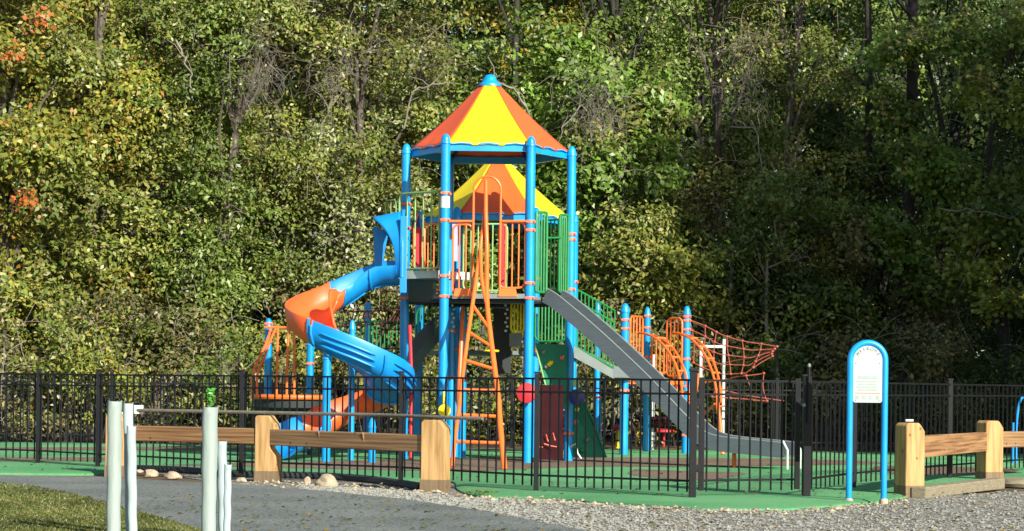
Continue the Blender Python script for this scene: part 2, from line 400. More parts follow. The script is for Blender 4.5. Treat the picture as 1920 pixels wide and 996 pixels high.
def tree(name, label, cat, x, Y, rx, z0, z1, pal, dens=1, ls=.062, pal2=None, twigs=0, group=None, dark=False, ry=None, boughs=None, X=None, lobed=False, vy=None, trunk=True, br=.62, clump=16, per=62):
    X = Xat(x, 500, Y) if X is None else X
    ry = ry or rx*.8; zc = (z0+z1)/2; rz = (z1-z0)/2
    root = thing(name, label, cat, (X, Y, -.05), group)
    B = boughs or int(max(6, rx*(z1-z0)*3.15*dens))
    # boughs spread through the crown
    u = rng.normal(size=(B, 3)); u /= np.linalg.norm(u, axis=1)[:, None]
    rad = rng.uniform(.45, 1, (B, 1))**.6
    bc = np.array([X, Y, zc])+u*rad*np.array([rx, ry, rz])
    bc[:, 2] = np.where(rng.random(B) < .6, rng.uniform(z0+.3, z1, B), bc[:, 2])
    brad = rng.uniform(.45, 1.15, B)*br
    allC = []; allN = []; allcol = []; allS = []
    for i in range(B):
        K = max(3, int(clump*(brad[i]/br)**2))
        d = rng.normal(size=(K, 3)); d[:, 2] += .35; d[:, 1] -= .25; d /= np.linalg.norm(d, axis=1)[:, None]
        kc = bc[i]+d*brad[i]*np.array([1.1, 1, .8])*rng.uniform(.65, 1.15, (K, 1))
        bt = rng.uniform(.75, 1.3); pz = pal2 if (pal2 and rng.random() < .4) else pal
        for j in range(K):
            m_ = int(per*rng.uniform(.5, 1.4)); off = rng.normal(size=(m_, 3))*np.array([.17, .17, .12])*(ls/.062)**.5
            allC.append(kc[j]+off); nb = d[j]*.55+np.array([.12, -.35, .5]); allN.append(np.tile(nb, (m_, 1)))
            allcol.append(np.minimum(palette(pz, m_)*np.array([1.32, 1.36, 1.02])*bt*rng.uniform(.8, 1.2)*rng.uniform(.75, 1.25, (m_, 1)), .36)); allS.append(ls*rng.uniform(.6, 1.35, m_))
    C = np.concatenate(allC); ok = C[:, 2] > .05
    leaf_mesh('crown', C[ok], np.concatenate(allS)[ok], np.concatenate(allcol)[ok], parent=root, origin=(X, Y, -.05), nb=np.concatenate(allN)[ok], lobed=lobed)
    mb = MB()
    if trunk:
        hh = z1-.6; tr = .04+.009*hh
        sp = spline([(X, Y, -.1), (X+random.uniform(-.2, .2), Y, hh*.3), (X+random.uniform(-.4, .4), Y+.1, hh*.65), (X+random.uniform(-.5, .5), Y, hh)], 5)
        mb.tube(sp, [tr*(1-.75*k/len(sp)) for k in range(len(sp))], 8)
        for i in range(0, B, 2):
            p = bc[i]; q = sp[min(len(sp)-1, max(2, int((p[2]-.6)/hh*len(sp)*.8)))]
            pv = Vector(p); mid = (q+pv)/2+Vector((random.uniform(-.15, .15), random.uniform(-.1, .1), .2))
            s3 = spline([q, mid, pv], 4); mb.tube(s3, [tr*.35*(1-.8*k/len(s3)) for k in range(len(s3))], 5)
    else:
        for i in range(B):
            pv = Vector(bc[i]); q = Vector((X+random.uniform(-.3, .3)*rx, Y, -.1)); s3 = spline([q, (q+pv)/2+Vector((0, 0, .15)), pv], 4)
            mb.tube(s3, [.022*(1-.7*k/len(s3)) for k in range(len(s3))], 5)
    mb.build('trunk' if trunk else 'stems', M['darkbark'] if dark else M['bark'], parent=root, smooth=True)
    if twigs:
        twigs = int(twigs*.42); mb = MB()
        for i in range(twigs):
            k = rng.integers(B); p = Vector(bc[k])+Vector((random.gauss(0, .3), -brad[k]*random.uniform(.3, 1.0), random.gauss(0, .3)))
            a = random.uniform(0, 6.28); ln = random.uniform(.3, 1.1)
            dr = Vector((math.cos(a), random.uniform(-.35, .2), abs(math.sin(a))*random.choice((1, 1, -1))))*ln
            q = [p, p+dr*.5+Vector((random.gauss(0, .08), random.gauss(0, .05), .1)), p+dr+Vector((random.gauss(0, .12), 0, -.12))]
            s3 = spline(q, 4); r0 = random.uniform(.004, .009); mb.tube(s3, [r0*(1-.6*t/len(s3)) for t in range(len(s3))], 4)
            for _ in range(2):
                e = s3[random.randint(3, len(s3)-2)]; ee = e+Vector((random.gauss(0, .18), random.gauss(0, .06), random.gauss(.02, .18))); mb.tube([e, (e+ee)/2+Vector((0, 0, .03)), ee], [r0*.6, r0*.5, r0*.3], 3)
        mb.build('twigs', M['twig'], parent=root, kind='stuff')
    return root

# ------------------------------------------------------------------ woods behind the playground
GF = 'trees along the edge of the wood'
tree('oak_tree', 'oak with orange and yellow autumn leaves at the far left edge of the wood', 'tree', 20, 44.5, 1.45, .3, 10, 'autumn', 1.1, .07, 'olive', group=GF, twigs=12)
tree('oak_tree', 'tree with mixed olive and russet leaves beside the orange oak on the left', 'tree', 175, 46, 1.3, .3, 10.5, 'olive', 1.1, .065, 'autumn', group=GF, twigs=30)
tree('vine_covered_tree', 'olive green vine covered tree above the left end of the black fence', 'tree', 300, 46.5, 1.25, .2, 11, 'olive', 1.15, .055, 'mid', group=GF, twigs=60)
tree('vine_covered_tree', 'vine covered tree with bare grey twigs showing high in its crown, left of the slide', 'tree', 430, 46, 1.25, .2, 11, 'mid', 1.15, .055, 'olive', group=GF, twigs=150)
tree('vine_covered_tree', 'brownish green tree hung with dead vines behind the orange slide bend', 'tree', 550, 46.8, 1.2, .2, 11, 'olive', 1.1, .052, 'brown', group=GF, twigs=220)
tree('silver_leafed_tree', 'tree with whitish pale leaves left of the big tent roof', 'tree', 680, 46.2, 1.2, 2, 10.5, 'pale', 1.1, .056, 'olive', group=GF, twigs=120)
tree('leafy_tree', 'small leafed olive tree between the pale tree and the roof of the tower', 'tree', 790, 48, 1.1, .2, 9.2, 'olive', 1, .055, 'brown', group=GF, twigs=60)
tree('leafy_tree', 'bright green tree directly behind the point of the tall tent roof', 'tree', 905, 47.5, 1.25, .2, 8.0, 'green', 1.1, .075, 'mid', group=GF, twigs=15)
tree('leafy_tree', 'broad leaved green tree just right of the tall tent roof', 'tree', 1040, 46.5, 1.15, .2, 8.2, 'green', 1.1, .078, 'mid', group=GF, twigs=30)
tree('leafy_tree', 'bright green tree with a tangle of bare vines, right of the tower', 'tree', 1150, 45.8, 1.2, .2, 7.8, 'green', 1.1, .08, 'olive', group=GF, twigs=140)
tree('leafy_tree', 'yellowish bush topped tree above the low platform on the right', 'tree', 1240, 44.6, 1.0, .2, 4.2, 'olive', 1.3, .06, 'yellow', group=GF, trunk=True, twigs=12)
tree('leafy_tree', 'tall olive tree with fine brown twigs right of the bright green trees', 'tree', 1330, 47.5, 1.3, .8, 11, 'mid', 1.05, .052, 'brown', group=GF, twigs=200)
tree('leafy_tree', 'twiggy tree with thin olive foliage in the upper middle of the right half', 'tree', 1470, 47, 1.2, 1.2, 10.5, 'olive', 1.0, .055, 'mid', group=GF, twigs=180)
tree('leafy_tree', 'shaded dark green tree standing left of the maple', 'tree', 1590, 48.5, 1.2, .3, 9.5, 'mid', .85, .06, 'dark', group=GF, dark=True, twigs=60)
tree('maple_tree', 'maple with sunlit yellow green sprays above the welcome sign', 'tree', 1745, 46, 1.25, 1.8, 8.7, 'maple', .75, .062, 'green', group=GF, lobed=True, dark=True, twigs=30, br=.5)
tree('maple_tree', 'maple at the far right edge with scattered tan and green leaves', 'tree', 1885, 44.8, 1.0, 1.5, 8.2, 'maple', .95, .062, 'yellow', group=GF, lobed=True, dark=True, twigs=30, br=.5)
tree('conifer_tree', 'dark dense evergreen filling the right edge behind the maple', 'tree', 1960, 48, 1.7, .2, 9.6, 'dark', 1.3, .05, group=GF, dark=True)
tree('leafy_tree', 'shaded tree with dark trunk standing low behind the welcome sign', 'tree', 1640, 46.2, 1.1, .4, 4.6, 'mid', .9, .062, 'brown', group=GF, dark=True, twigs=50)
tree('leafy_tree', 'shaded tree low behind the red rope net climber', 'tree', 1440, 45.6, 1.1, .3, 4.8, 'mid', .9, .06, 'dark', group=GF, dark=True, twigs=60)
tree('oak_tree', 'tree outside the left of the view at the wood edge', 'tree', -110, 46, 1.5, .2, 10.5, 'olive', 1, .075, 'autumn', group=GF)
for x, y, lab in ((72, 38, 'upper of the bright orange oak sprays at the top left corner'), (22, 105, 'bright orange oak spray at the left edge below the top one'), (48, 378, 'small orange oak spray at the left edge halfway down')):
    c = P(x, y, 42.9); nn_ = 46; C = np.array([(c.x+random.gauss(0, .13), c.y+random.gauss(0, .12), c.z+random.gauss(0, .12)) for _ in range(nn_)])
    rt_ = thing('oak_spray', lab, 'branch', tuple(c+Vector((0, .0, 0))), 'orange oak sprays')
    leaf_mesh('leaves', C, rng.uniform(.04, .075, nn_), palette('orange', nn_)*rng.uniform(.7, 1.1, (nn_, 1)), parent=rt_, origin=tuple(c), nb=np.tile(np.array([.2, -.6, .4]), (nn_, 1)), lobed=True)
    mb = MB(); mb.tube(spline([c+Vector((-.9, 1.4, -.5)), c+Vector((-.4, .6, -.05)), c], 5), .012, 6); mb.build('twig', M['bark'], parent=rt_, smooth=True)
# second row, seen through the gaps
GB = 'taller trees deeper in the wood'
back = [(-40, 52, 'mid', 'taller tree deeper in the wood behind the orange oak'), (140, 53, 'gold', 'golden tree deeper in the wood at upper left'), (330, 54, 'mid', 'tall green tree behind the vine covered trees on the left'),
        (520, 53, 'olive', 'tall olive tree behind the tree hung with dead vines'), (700, 54, 'mid', 'tall tree behind the whitish leafed tree'), (850, 55, 'mid', 'tall thin tree with sky showing beside it, above left of the tent roof'),
        (1010, 54, 'gold', 'golden orange tree high above the tent roof'), (1170, 53, 'mid', 'tall dark tree above the bright green tree right of the tower'),
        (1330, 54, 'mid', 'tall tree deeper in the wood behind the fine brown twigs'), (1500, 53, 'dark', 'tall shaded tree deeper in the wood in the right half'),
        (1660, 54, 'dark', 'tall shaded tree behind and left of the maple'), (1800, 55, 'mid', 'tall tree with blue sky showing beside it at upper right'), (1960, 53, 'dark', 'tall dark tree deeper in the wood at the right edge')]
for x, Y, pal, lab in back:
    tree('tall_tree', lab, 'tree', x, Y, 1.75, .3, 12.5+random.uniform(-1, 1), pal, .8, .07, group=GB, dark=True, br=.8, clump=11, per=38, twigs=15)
# trunks one can tell apart
def bare_trunk(x, Y, h, r, m, lab, lean=0, fork=0):
    X = Xat(x, 722, Y); root = thing('bare_tree', lab, 'tree', (X, Y, -.05), 'bare trunks among the leaves')
    mb = MB(); sp = spline([(X, Y, -.1), (X+lean*.3+random.uniform(-.05, .05), Y, h*.33), (X+lean*.6+random.uniform(-.1, .1), Y, h*.66), (X+lean, Y, h)], 6)
    mb.tube(sp, [r*(1-.55*k/len(sp)) for k in range(len(sp))], 9)
    for i in range(4+fork*4):
        q = sp[random.randint(len(sp)//3, len(sp)-2)]; e = q+Vector((random.uniform(-.9, .9), random.uniform(-.5, .1), random.uniform(.2, 1)))
        s3 = spline([q, (q+e)/2+Vector((0, 0, -.1)), e], 4); mb.tube(s3, [r*.35*(1-.8*k/len(s3)) for k in range(len(s3))], 5)
    mb.build('trunk', m, parent=root, smooth=True)
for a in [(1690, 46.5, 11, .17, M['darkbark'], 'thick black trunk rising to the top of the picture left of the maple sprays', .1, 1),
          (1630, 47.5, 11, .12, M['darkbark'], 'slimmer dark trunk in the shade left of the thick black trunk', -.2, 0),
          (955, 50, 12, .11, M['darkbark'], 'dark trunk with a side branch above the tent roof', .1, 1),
          (1450, 45, 3.6, .06, M['twig'], 'thin pale trunk in the shade above the rope net', -.15, 0),
          (1360, 44.8, 3.4, .07, M['bark'], 'greyish trunk just right of the yellow leaved bush', .1, 0),
          (1775, 43.6, 1.9, .035, M['twig'], 'short thin pale trunk behind the fence right of the welcome sign', .02, 0),
          (52, 43.2, 1.4, .05, M['twig'], 'pale birch like trunk behind the left end of the black fence', .05, 0),
          (905, 43.6, 2.2, .06, M['bark'], 'brown trunk low behind the ladder of the tower', 0, 0),
          (660, 43.4, 2.0, .05, M['bark'], 'brown trunk low behind the orange slide', .05, 0)]:
    bare_trunk(*a)
# big bare arching branches
def arch(name, lab, pts, r, m=M['twig']):
    mb = MB(); sp = [p+Vector((random.gauss(0, .022), 0, random.gauss(0, .022))) for p in spline([P(*p) for p in pts], 4)]; r = r*.7; mb.tube(sp, [r*(1-.6*k/len(sp)) for k in range(len(sp))], 6)
    for i in range(3):
        q = sp[random.randint(3, len(sp)-3)]; e = q+Vector((random.uniform(-.4, .4), 0, random.uniform(-.1, .5))); mb.tube([q, (q+e)/2+Vector((.05, 0, .03)), e], [r*.4, r*.3, r*.15], 5)
    mb.build(name, m, smooth=True, label=lab, category='branch', group='bare arching branches')
arch('bare_branch', 'thick bare grey branch arching over the right shoulder of the tent roof', [(1010, 260, 45.6), (975, 185, 45.3), (945, 160, 45), (900, 150, 45.2)], .045)
arch('bare_branch', 'bare pale branch arching left of the tent roof', [(760, 235, 45.4), (772, 180, 45.2), (800, 160, 45.1), (850, 156, 45.1)], .03)
arch('bare_branch', 'short curved pale branch in the upper left crown', [(330, 75, 45), (345, 110, 44.8), (357, 140, 44.7), (357, 168, 44.7)], .03)
arch('bare_branch', 'pale drooping branch near the top left of the vine tangle', [(600, 250, 45.2), (620, 200, 45), (630, 180, 45)], .025)
arch('bare_branch', 'thin bare branch hanging right of the tall blue post', [(1110, 260, 44.5), (1095, 200, 44.4), (1060, 235, 44.4), (1045, 270, 44.4)], .02)
arch('bare_branch', 'looping pale branch in the shade above the rope climber', [(1370, 240, 45), (1420, 245, 44.9), (1424, 300, 44.9), (1428, 330, 44.9)], .02)
arch('bare_branch', 'pale branch with tan leaves at the right above the wooden barrier', [(1760, 390, 43.8), (1830, 395, 43.6), (1890, 410, 43.6), (1900, 400, 43.6)], .02)
# hanging dead vine tangles
def tangle(x, y, Y, wd, ht, nn, lab):
    mb = MB()
    for i in range(nn*2):
        p = P(x+random.gauss(0, wd*.5), y+random.gauss(0, ht*.3), Y+random.uniform(-.5, .3)); d = Vector((random.gauss(0, 1), random.gauss(0, .4), random.gauss(-.5, .8))).normalized(); pts = [p]
        for k in range(random.randint(4, 9)):
            d = (d+Vector((random.gauss(0, .45), random.gauss(0, .25), random.gauss(-.12, .4)))).normalized(); p = p+d*random.uniform(.08, .16); pts.append(p)
        r0 = random.uniform(.003, .008); mb.tube(pts, [r0*(1-.6*k/len(pts)) for k in range(len(pts))], 4)
    mb.build('vine_tangle', M['vine'], label=lab, category='vine', group='hanging tangles of bare vine', kind='stuff')
tangle(490, 100, 45.3, 30, 150, 60, 'long hanging tangle of bare grey vine at the top left of the wood')
tangle(1120, 195, 44.6, 40, 90, 70, 'rounded tangle of bare vine right of the tall tent roof')
tangle(1400, 150, 45.6, 60, 160, 45, 'loose tangle of brown vine high in the shaded right half')
tangle(800, 110, 46.8, 45, 70, 35, 'small brown vine tangle above left of the tent roof')
tangle(620, 130, 45.4, 35, 110, 35, 'grey vine tangle beside the whitish leaves')
# low brush right behind the far fence
k = 0
labs = {}
spots = [(-60, 'brown'), (40, 'brown'), (120, 'olive'), (200, 'yellow'), (290, 'brown'), (370, 'olive'), (450, 'mid'), (540, 'yellow'), (630, 'brown'), (730, 'olive'), (830, 'yellow'), (930, 'mid'), (1020, 'yellow'), (1110, 'brown'), (1190, 'gold'), (1290, 'yellow'), (1380, 'mid'), (1480, 'dark'), (1570, 'brown'), (1660, 'dark'), (1760, 'brown'), (1850, 'dark'), (1940, 'mid')]
where = ['left of the picture edge', 'at the left picture edge below the oak', 'left of the first fence post', 'above the corner of the fence', 'right of the fence corner', 'behind the slim tree guards', 'left of the orange climbing frame', 'behind the orange climbing frame', 'behind the blue slide', 'left under the tower', 'under the tower deck', 'behind the orange ladder', 'behind the green climbing board', 'below the steel slide', 'behind the low platform post', 'behind the rope net uprights', 'right of the rope net', 'left of the gate latch post', 'behind the fence just left of the sign', 'behind the fence just right of the sign', 'behind the first right hand timber post', 'behind the second right hand timber post', 'at the right picture edge']
for (x, pal), wh in zip(spots, where):
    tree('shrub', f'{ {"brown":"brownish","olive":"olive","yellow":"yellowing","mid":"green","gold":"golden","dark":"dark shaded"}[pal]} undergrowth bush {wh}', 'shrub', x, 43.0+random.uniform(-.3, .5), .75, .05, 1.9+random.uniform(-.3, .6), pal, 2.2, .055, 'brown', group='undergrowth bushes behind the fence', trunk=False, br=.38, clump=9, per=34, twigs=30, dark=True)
# far-off wood that reads as one mass
N = 330000
C = np.stack([rng.uniform(-18, 18, N), rng.uniform(60, 68, N), rng.uniform(0, 15, N)], 1)
f_ = np.sin(C[:, 0]*1.3+np.sin(C[:, 2]*.9)*2)+np.sin(C[:, 2]*1.7+C[:, 0]*.6)+np.sin(C[:, 1]*2+C[:, 0])
C = C[(f_ > -1.5) & (C[:, 2] < 14+.8*np.sin(C[:, 0]*.8))]; N = len(C)
leaf_mesh('distant_wood', C, rng.uniform(.10, .19, N), palette('dark', N)*rng.uniform(.8, 1.6, (N, 1)), kind='stuff', label='dark mass of wood far behind the trees', category='wood')
# trees standing to the right of the view; they shade the right half of the wood
GS = 'tall trees right of the view'
for i, (X, Y, rx, z1) in enumerate([(10.9, 35.6, 1.9, 12.6), (13.2, 33.4, 2.2, 15), (12.3, 37.8, 2.1, 11.8), (16.2, 35.2, 2.5, 14.5), (14.0, 41, 2.0, 11), (19.5, 38.5, 2.4, 13.5), (18, 43.5, 2.3, 13), (23, 41, 2.6, 17), (10.9, 41.8, 1.3, 6.5), (21, 33.5, 2.4, 14)]):
    tree('tall_tree', 'tall leafy tree standing out of view to the right of the playground', 'tree', 0, Y, rx, .8, z1, 'mid', .6, .13, X=X, group=GS, br=1.05, clump=12, per=34)
# scattered fallen leaves
N = 2200; pts = [G(random.uniform(-100, 2000), 722+random.uniform(160, 290)) for _ in range(N)]
C = np.array([(p.x, p.y, .004 if p.y > 26 else -.022) for p in pts]); C = C[(C[:, 1] < 23.5)]
leaf_mesh('fallen_leaves', C, rng.uniform(.018, .04, len(C)), palette('gold', len(C)), nb=np.tile(np.array([0, 0, 2.5]), (len(C), 1)), kind='stuff', label='fallen yellow leaves on the path and gravel', category='leaves')
N = 700; C = []
for _ in range(N):
    g = G(random.uniform(-50, 1900), random.uniform(845, 945)); 
    if 23.6 < g.y < 40 and not (g.y < 27 and g.x < .0): C.append((g.x, g.y, .012))
C = np.array(C); leaf_mesh('turf_litter', C, rng.uniform(.02, .04, len(C)), palette('brown', len(C))*1.3, nb=np.tile(np.array([0, 0, 1.6]), (len(C), 1)), kind='stuff', label='dry leaves scattered on the green turf', category='leaves')
p0 = G(902, 924); C = np.array([(p0.x+random.gauss(0, .09), p0.y+random.gauss(0, .12), .01) for _ in range(40)])
leaf_mesh('leaf_pile', C, rng.uniform(.02, .045, 40), palette('yellow', 40)*1.4, origin=tuple(p0), nb=np.tile(np.array([0, 0, 1.5]), (40, 1)), kind='stuff', label='small heap of yellow green leaves on the turf edge', category='leaves')
# grass blades of the lawn
pg = []
while len(pg) < 42000:
    x = random.uniform(-60, 460); lo = np.interp(x, [-60, 0, 60, 130, 200, 300, 372, 460], [904, 907, 913, 926, 945, 974, 998, 1040])
    y = random.uniform(lo-1.5, 1012)
    if y > lo+random.gauss(0, 1.2): g = G(x, y, -.041); pg.append((g.x, g.y, -.03))
C = np.array(pg)
pc = np.array([(.06, .085, .014), (.10, .125, .03), (.16, .16, .05), (.24, .20, .09)])[rng.choice(4, len(C), p=[.35, .35, .2, .1])]
nz = (np.sin(C[:, 0]*3.1+C[:, 1]*1.3)+np.sin(C[:, 0]*1.2-C[:, 1]*2.2))[:, None]
leaf_mesh('grass', C, rng.uniform(.018, .036, len(C)), pc*rng.uniform(.7, 1.3, (len(C), 1))*(1+.2*nz), aspect=.16, kind='stuff', label='short mown grass beside the path', category='grass')
# rocks
def rock(px, py, wpx, h, lab, seed):
    g = G(px, py, -.03); s = F/g.y; a = wpx/s/2*.88; h = h*.82; r2 = np.random.default_rng(seed)
    import bmesh
    bm = bmesh.new(); bmesh.ops.create_icosphere(bm, subdivisions=3, radius=1)
    ph = r2.uniform(0, 6, 6)
    for v in bm.verts:
        c = v.co; d = 1+.13*math.sin(c.x*3+ph[0])+.1*math.sin(c.y*4+ph[1]+c.z*2)+.08*math.sin(c.z*5+c.x*4+ph[2])
        v.co = Vector((c.x*a*d, c.y*a*.75*d, max(-.3, c.z)*h*.75*d+h*.2))
    bm.verts.index_update(); mb = MB(); mb.add([g+v.co for v in bm.verts], [[v.index for v in f.verts] for f in bm.faces]); bm.free()
    mb.build('rock', M['rock'], smooth=True, label=lab, category='rock', group='rocks along the path edge')
rock(284, 893, 32, .10, 'left one of two rounded tan rocks side by side beyond the path', 1)
rock(325, 897, 38, .10, 'right one of two rounded tan rocks side by side beyond the path', 2)
rock(612, 912, 46, .17, 'largest tan rock, lying between the two timber posts', 3)
rock(452, 903, 22, .07, 'small pale rock just left of the left timber post', 4)
rock(576, 908, 14, .11, 'small upright pale stone left of the largest rock', 5)
rock(262, 886, 16, .05, 'tiny grey rock beside the wrapped tubes at left', 6)

# ------------------------------------------------------------------ fences
def fence_panel(mb, A, B, n_, ztop, z1=.16, z2=None, r=.0072, drop=.05, h=.021, zb0=0):
    """pickets between two ground points with three rails"""
    A = Vector(A); B = Vector(B); d = (B-A); ln = d.length; rz = math.atan2(d.y, d.x); mid = (A+B)/2
    z2 = ztop-.14 if z2 is None else z2
    for z in (ztop, z2, z1): mb.box((mid.x, mid.y, z), (ln-.02, .026, h), rz)
    for i in range(n_):
        p = A+d*((i+.5)/n_); mb.box((p.x, p.y, (ztop+drop+zb0)/2), (2*r, 2*r, ztop-drop-zb0), rz)
def fence(name, lab, posts, counts, ztop, pr=.027, group=None, z1=.16):
    root = thing(name, lab, 'fence', (posts[0][0], posts[0][1], 0), group)
    for i, p in enumerate(posts):
        mb = MB(); mb.box((p[0], p[1], (ztop+.05)/2-.02), (2*pr, 2*pr, ztop+.09), bev=.004); po = mb.build('post', M['black'], parent=root)
        mb = MB(); mb.box((p[0], p[1], ztop+.062), (2*pr+.014, 2*pr+.014, .02), bev=.006); mb.build('post_cap', M['black'], parent=po)
    for i, c in enumerate(counts):
        mb = MB(); fence_panel(mb, (*posts[i][:2], 0), (*posts[i+1][:2], 0), c, ztop, z1=z1); mb.build('picket_panel', M['black'], parent=root)
ZT = 1.17
gp_ = [G(*q) for q in [(-60, 862), (71, 868), (183, 875), (452, 891), (751, 903), (1005, 920), (1297, 932)]]
fence('picket_fence', 'black picket fence in front of the playground, left of the gate', [(p.x, p.y) for p in gp_], [10, 9, 21, 21, 16, 17], ZT)
q = [G(*a) for a in [(1508, 928), (1600, 914), (1780, 896), (1960, 880)]]
fence('picket_fence', 'black picket fence going back from the gate behind the welcome sign', [(p.x, p.y) for p in q], [11, 21, 22], ZT)
fx = np.linspace(-11.5, 11.5, 11)
fence('picket_fence', 'long black picket fence between the turf and the wood at the back', [(x, 40.6+.02*x) for x in fx], [22]*10, 1.2, pr=.028)
# gate
g1 = G(1314, 931); g2 = G(1494, 928); groot = thing('gate', 'black metal picket gate left of the tall latch post', 'gate', tuple(g1))
mb = MB()
for p in (g1, g2): mb.box((p.x, p.y, .63), (.055, .055, 1.14), bev=.004)
mb.build('gate_stile', M['black'], parent=groot)
mb = MB(); fence_panel(mb, g1, g2, 9, ZT); mb.build('picket_panel', M['black'], parent=groot)
mb = MB()
for z in (.28, .95): mb.box((g1.x-.045, g1.y-.03, z), (.05, .05, .07), bev=.006)
mb.build('hinge', M['black'], parent=groot)
lp_ = G(1511, 930); lr = thing('latch_post', 'black gate latch post with a tall pull rod rising above the fence', 'post', tuple(lp_))
mb = MB(); mb.box((lp_.x, lp_.y-.05, .6), (.075, .075, 1.24), bev=.004); mb.build('post', M['black'], parent=lr)
mb = MB(); mb.tube([(lp_.x+.005, lp_.y-.11, .75), (lp_.x+.005, lp_.y-.11, 1.33)], .016, 10); mb.build('latch_rod', M['black'], parent=lr, smooth=True)
mb = MB(); mb.lathe((lp_.x+.005, lp_.y-.11, 1.31), [(.01, 0), (.018, .01), (.018, .03), (.008, .045)], 12); mb.build('latch_knob', M['grey'], parent=lr, smooth=True)
mb = MB(); mb.lathe((lp_.x-.05, lp_.y-.12, .93), [(.012, 0), (.022, .01), (.02, .03), (.01, .04)], 14, axis=Vector((0, -1, 0))); mb.build('latch_lock', M['grey'], parent=lr, smooth=True)
g0 = G(1297, 932); mb = MB()
mb.box((g0.x, g0.y-.07, .62), (.07, .07, 1.28), bev=.004); mb.box((g0.x, g0.y-.07, 1.27), (.09, .09, .03), bev=.006)
mb.build('gate_post', M['black'], label='thick black post carrying the gate hinges', category='post')

# ------------------------------------------------------------------ timber barriers
def bollard(px, py, wd, h, rz, lab, root=None, notch=0):
    g = G(px, py, -.04)
    prof = [(-wd/2, 0), (wd/2, 0), (wd/2, h-.09), (wd/2-.055, h-.02), (wd/2-.08, h), (-wd/2+.03, h), (-wd/2, h-.03)]
    if notch: prof = [(-wd/2, 0), (wd/2, 0), (wd/2, .30), (wd/2-.07, .39), (wd/2-.07, .55), (wd/2-.01, .58), (wd/2-.02, h-.10), (wd/2-.09, h), (-wd/2+.02, h), (-wd/2, h-.02)]
    Rm = Matrix.Rotation(rz, 3, 'Z'); d = .2
    mb = MB(); mb.prism([g+Rm@Vector((x, -d/2, z)) for x, z in prof], Rm@Vector((0, d, 0)))
    o = mb.build('timber_post', M['wpost'], parent=root, label=lab)
    bv = o.modifiers.new('bevel', 'BEVEL'); bv.width = .012; bv.segments = 2
    mb = MB(); mb.box((g+Rm@Vector((0, 0, .055))), (wd+.012, d+.012, .15), m=Rm, bev=.006); mb.build('dark_foot', M['darkwood'], parent=o)  # band of darker timber round the post foot
    return g
lb = thing('timber_barrier', 'low timber barrier of squared posts and rails along the path at left', 'barrier', tuple(G(500, 905, -.04)))
bollard(502, 904, .255, .76, R_(-14), 'timber post with a notched chamfered side', lb, 1)
bollard(816, 922, .27, .76, R_(-16), 'timber post nearest the gravel', lb)
bollard(220, 893, .24, .74, R_(-12), 'timber post behind the wrapped tubes', lb)
def rail(a, b, hh, th, m, root, name='rail'):
    a = Vector(a); b = Vector(b); d = b-a; rz = math.atan2(d.y, d.x); pit = math.atan2(d.z, math.hypot(d.x, d.y))
    mt = Matrix.Rotation(rz, 3, 'Z')@Matrix.Rotation(-pit, 3, 'Y')
    mb = MB(); mb.box((0, 0, 0), (d.length, th, hh), bev=.012); o = mb.build(name, m, origin=(0, 0, 0))
    if root is not None: o.parent = root
    o.location = (a+b)/2-(wloc(root) if root is not None else Vector((0, 0, 0))); o.rotation_euler = mt.to_euler(); return o
def lift(g, y, x):  # world height seen at pixel (x,y) at distance of g
    return P(x, y, g.y).z
pA, pB, pC = G(502, 904, -.04), G(816, 922, -.04), G(220, 893, -.04)
rail(P(498+12, 820, pA.y-.06), P(800, 832, pB.y-.02), .185, .10, M['wrail'], lb)
rail(P(245, 812, pC.y), P(482, 818, pA.y), .18, .10, M['wrailr'], lb)
mb = MB()
for t in (.33, .62):
    a = P(512, 820, pA.y-.06).lerp(P(800, 832, pB.y-.02), t); mb.prism([a+Vector((-.035, -.062, .095)), a+Vector((.045, -.062, .095)), a+Vector((.0, -.062, -.095))], Vector((0, .01, 0)))
mb.build('rail_wedge', M['wrailr'], parent=lb)
rb = thing('timber_barrier', 'low timber barrier of squared posts and rails at the right beside the sign', 'barrier', tuple(G(1705, 933, -.04)))
bollard(1705, 933, .245, .79, R_(28), 'timber post nearest the welcome sign', rb)
bollard(1855, 904, .27, .765, R_(28), 'timber post at the right end', rb)
pD, pE = G(1705, 933, -.04), G(1855, 904, -.04)
rail(P(1722, 838, pD.y+.1), P(1845, 828, pE.y-.05), .235, .10, M['wrailr'], rb)
rail(P(1872, 824, pE.y+.05), P(1990, 823, pE.y+1.8), .2, .10, M['wrail'], rb)
mb = MB(); cc = G(1705, 933, -.04); mb.box((cc.x-.01, cc.y, .775), (.08, .05, .02)); mb.build('tag', M['white'], label='small white tag lying on the top of the right timber post', category='tag')
# timbers lying on the ground
a, b = G(1722, 924, .02), G(1872, 906, .04); d_ = b-a
o = rail(a, b, .12, .16, M['logm'], None, 'timber_beam'); o['label'] = 'weathered squared timber lying on the gravel in front of the right barrier'; o['category'] = 'timber'
mb = MB(); c_ = G(1912, 908, 0); mb.lathe((c_.x, c_.y, -.03), [(.24, 0), (.27, .04), (.25, .09), (.1, .11)], 20); mb.build('manhole_mound', M['logm'], smooth=True, label='low round tan lump with a dark rim at the right edge below the rail', category='stump')
# thin weathered pole resting on the tops of the left barrier
mb = MB(); tp_ = [P(250, 769, pC.y-.02), P(500, 774, pA.y-.02), P(700, 778, (pA.y+pB.y)/2-.02), P(835, 783, pB.y-.02), P(905, 785, pB.y-.35)]
mb.tube(spline(tp_, 5), .020, 8); mb.build('thin_pole', M['board'], smooth=True, label='long thin grey pole resting across the tops of the left timber posts', category='pole')
mb = MB(); t0 = P(260, 768, pC.y-.06); mb.box(t0, (.11, .02, .10), bev=.004); mb.build('tag', M['white'], label='white square tag hanging at the left end of the thin grey pole', category='tag')

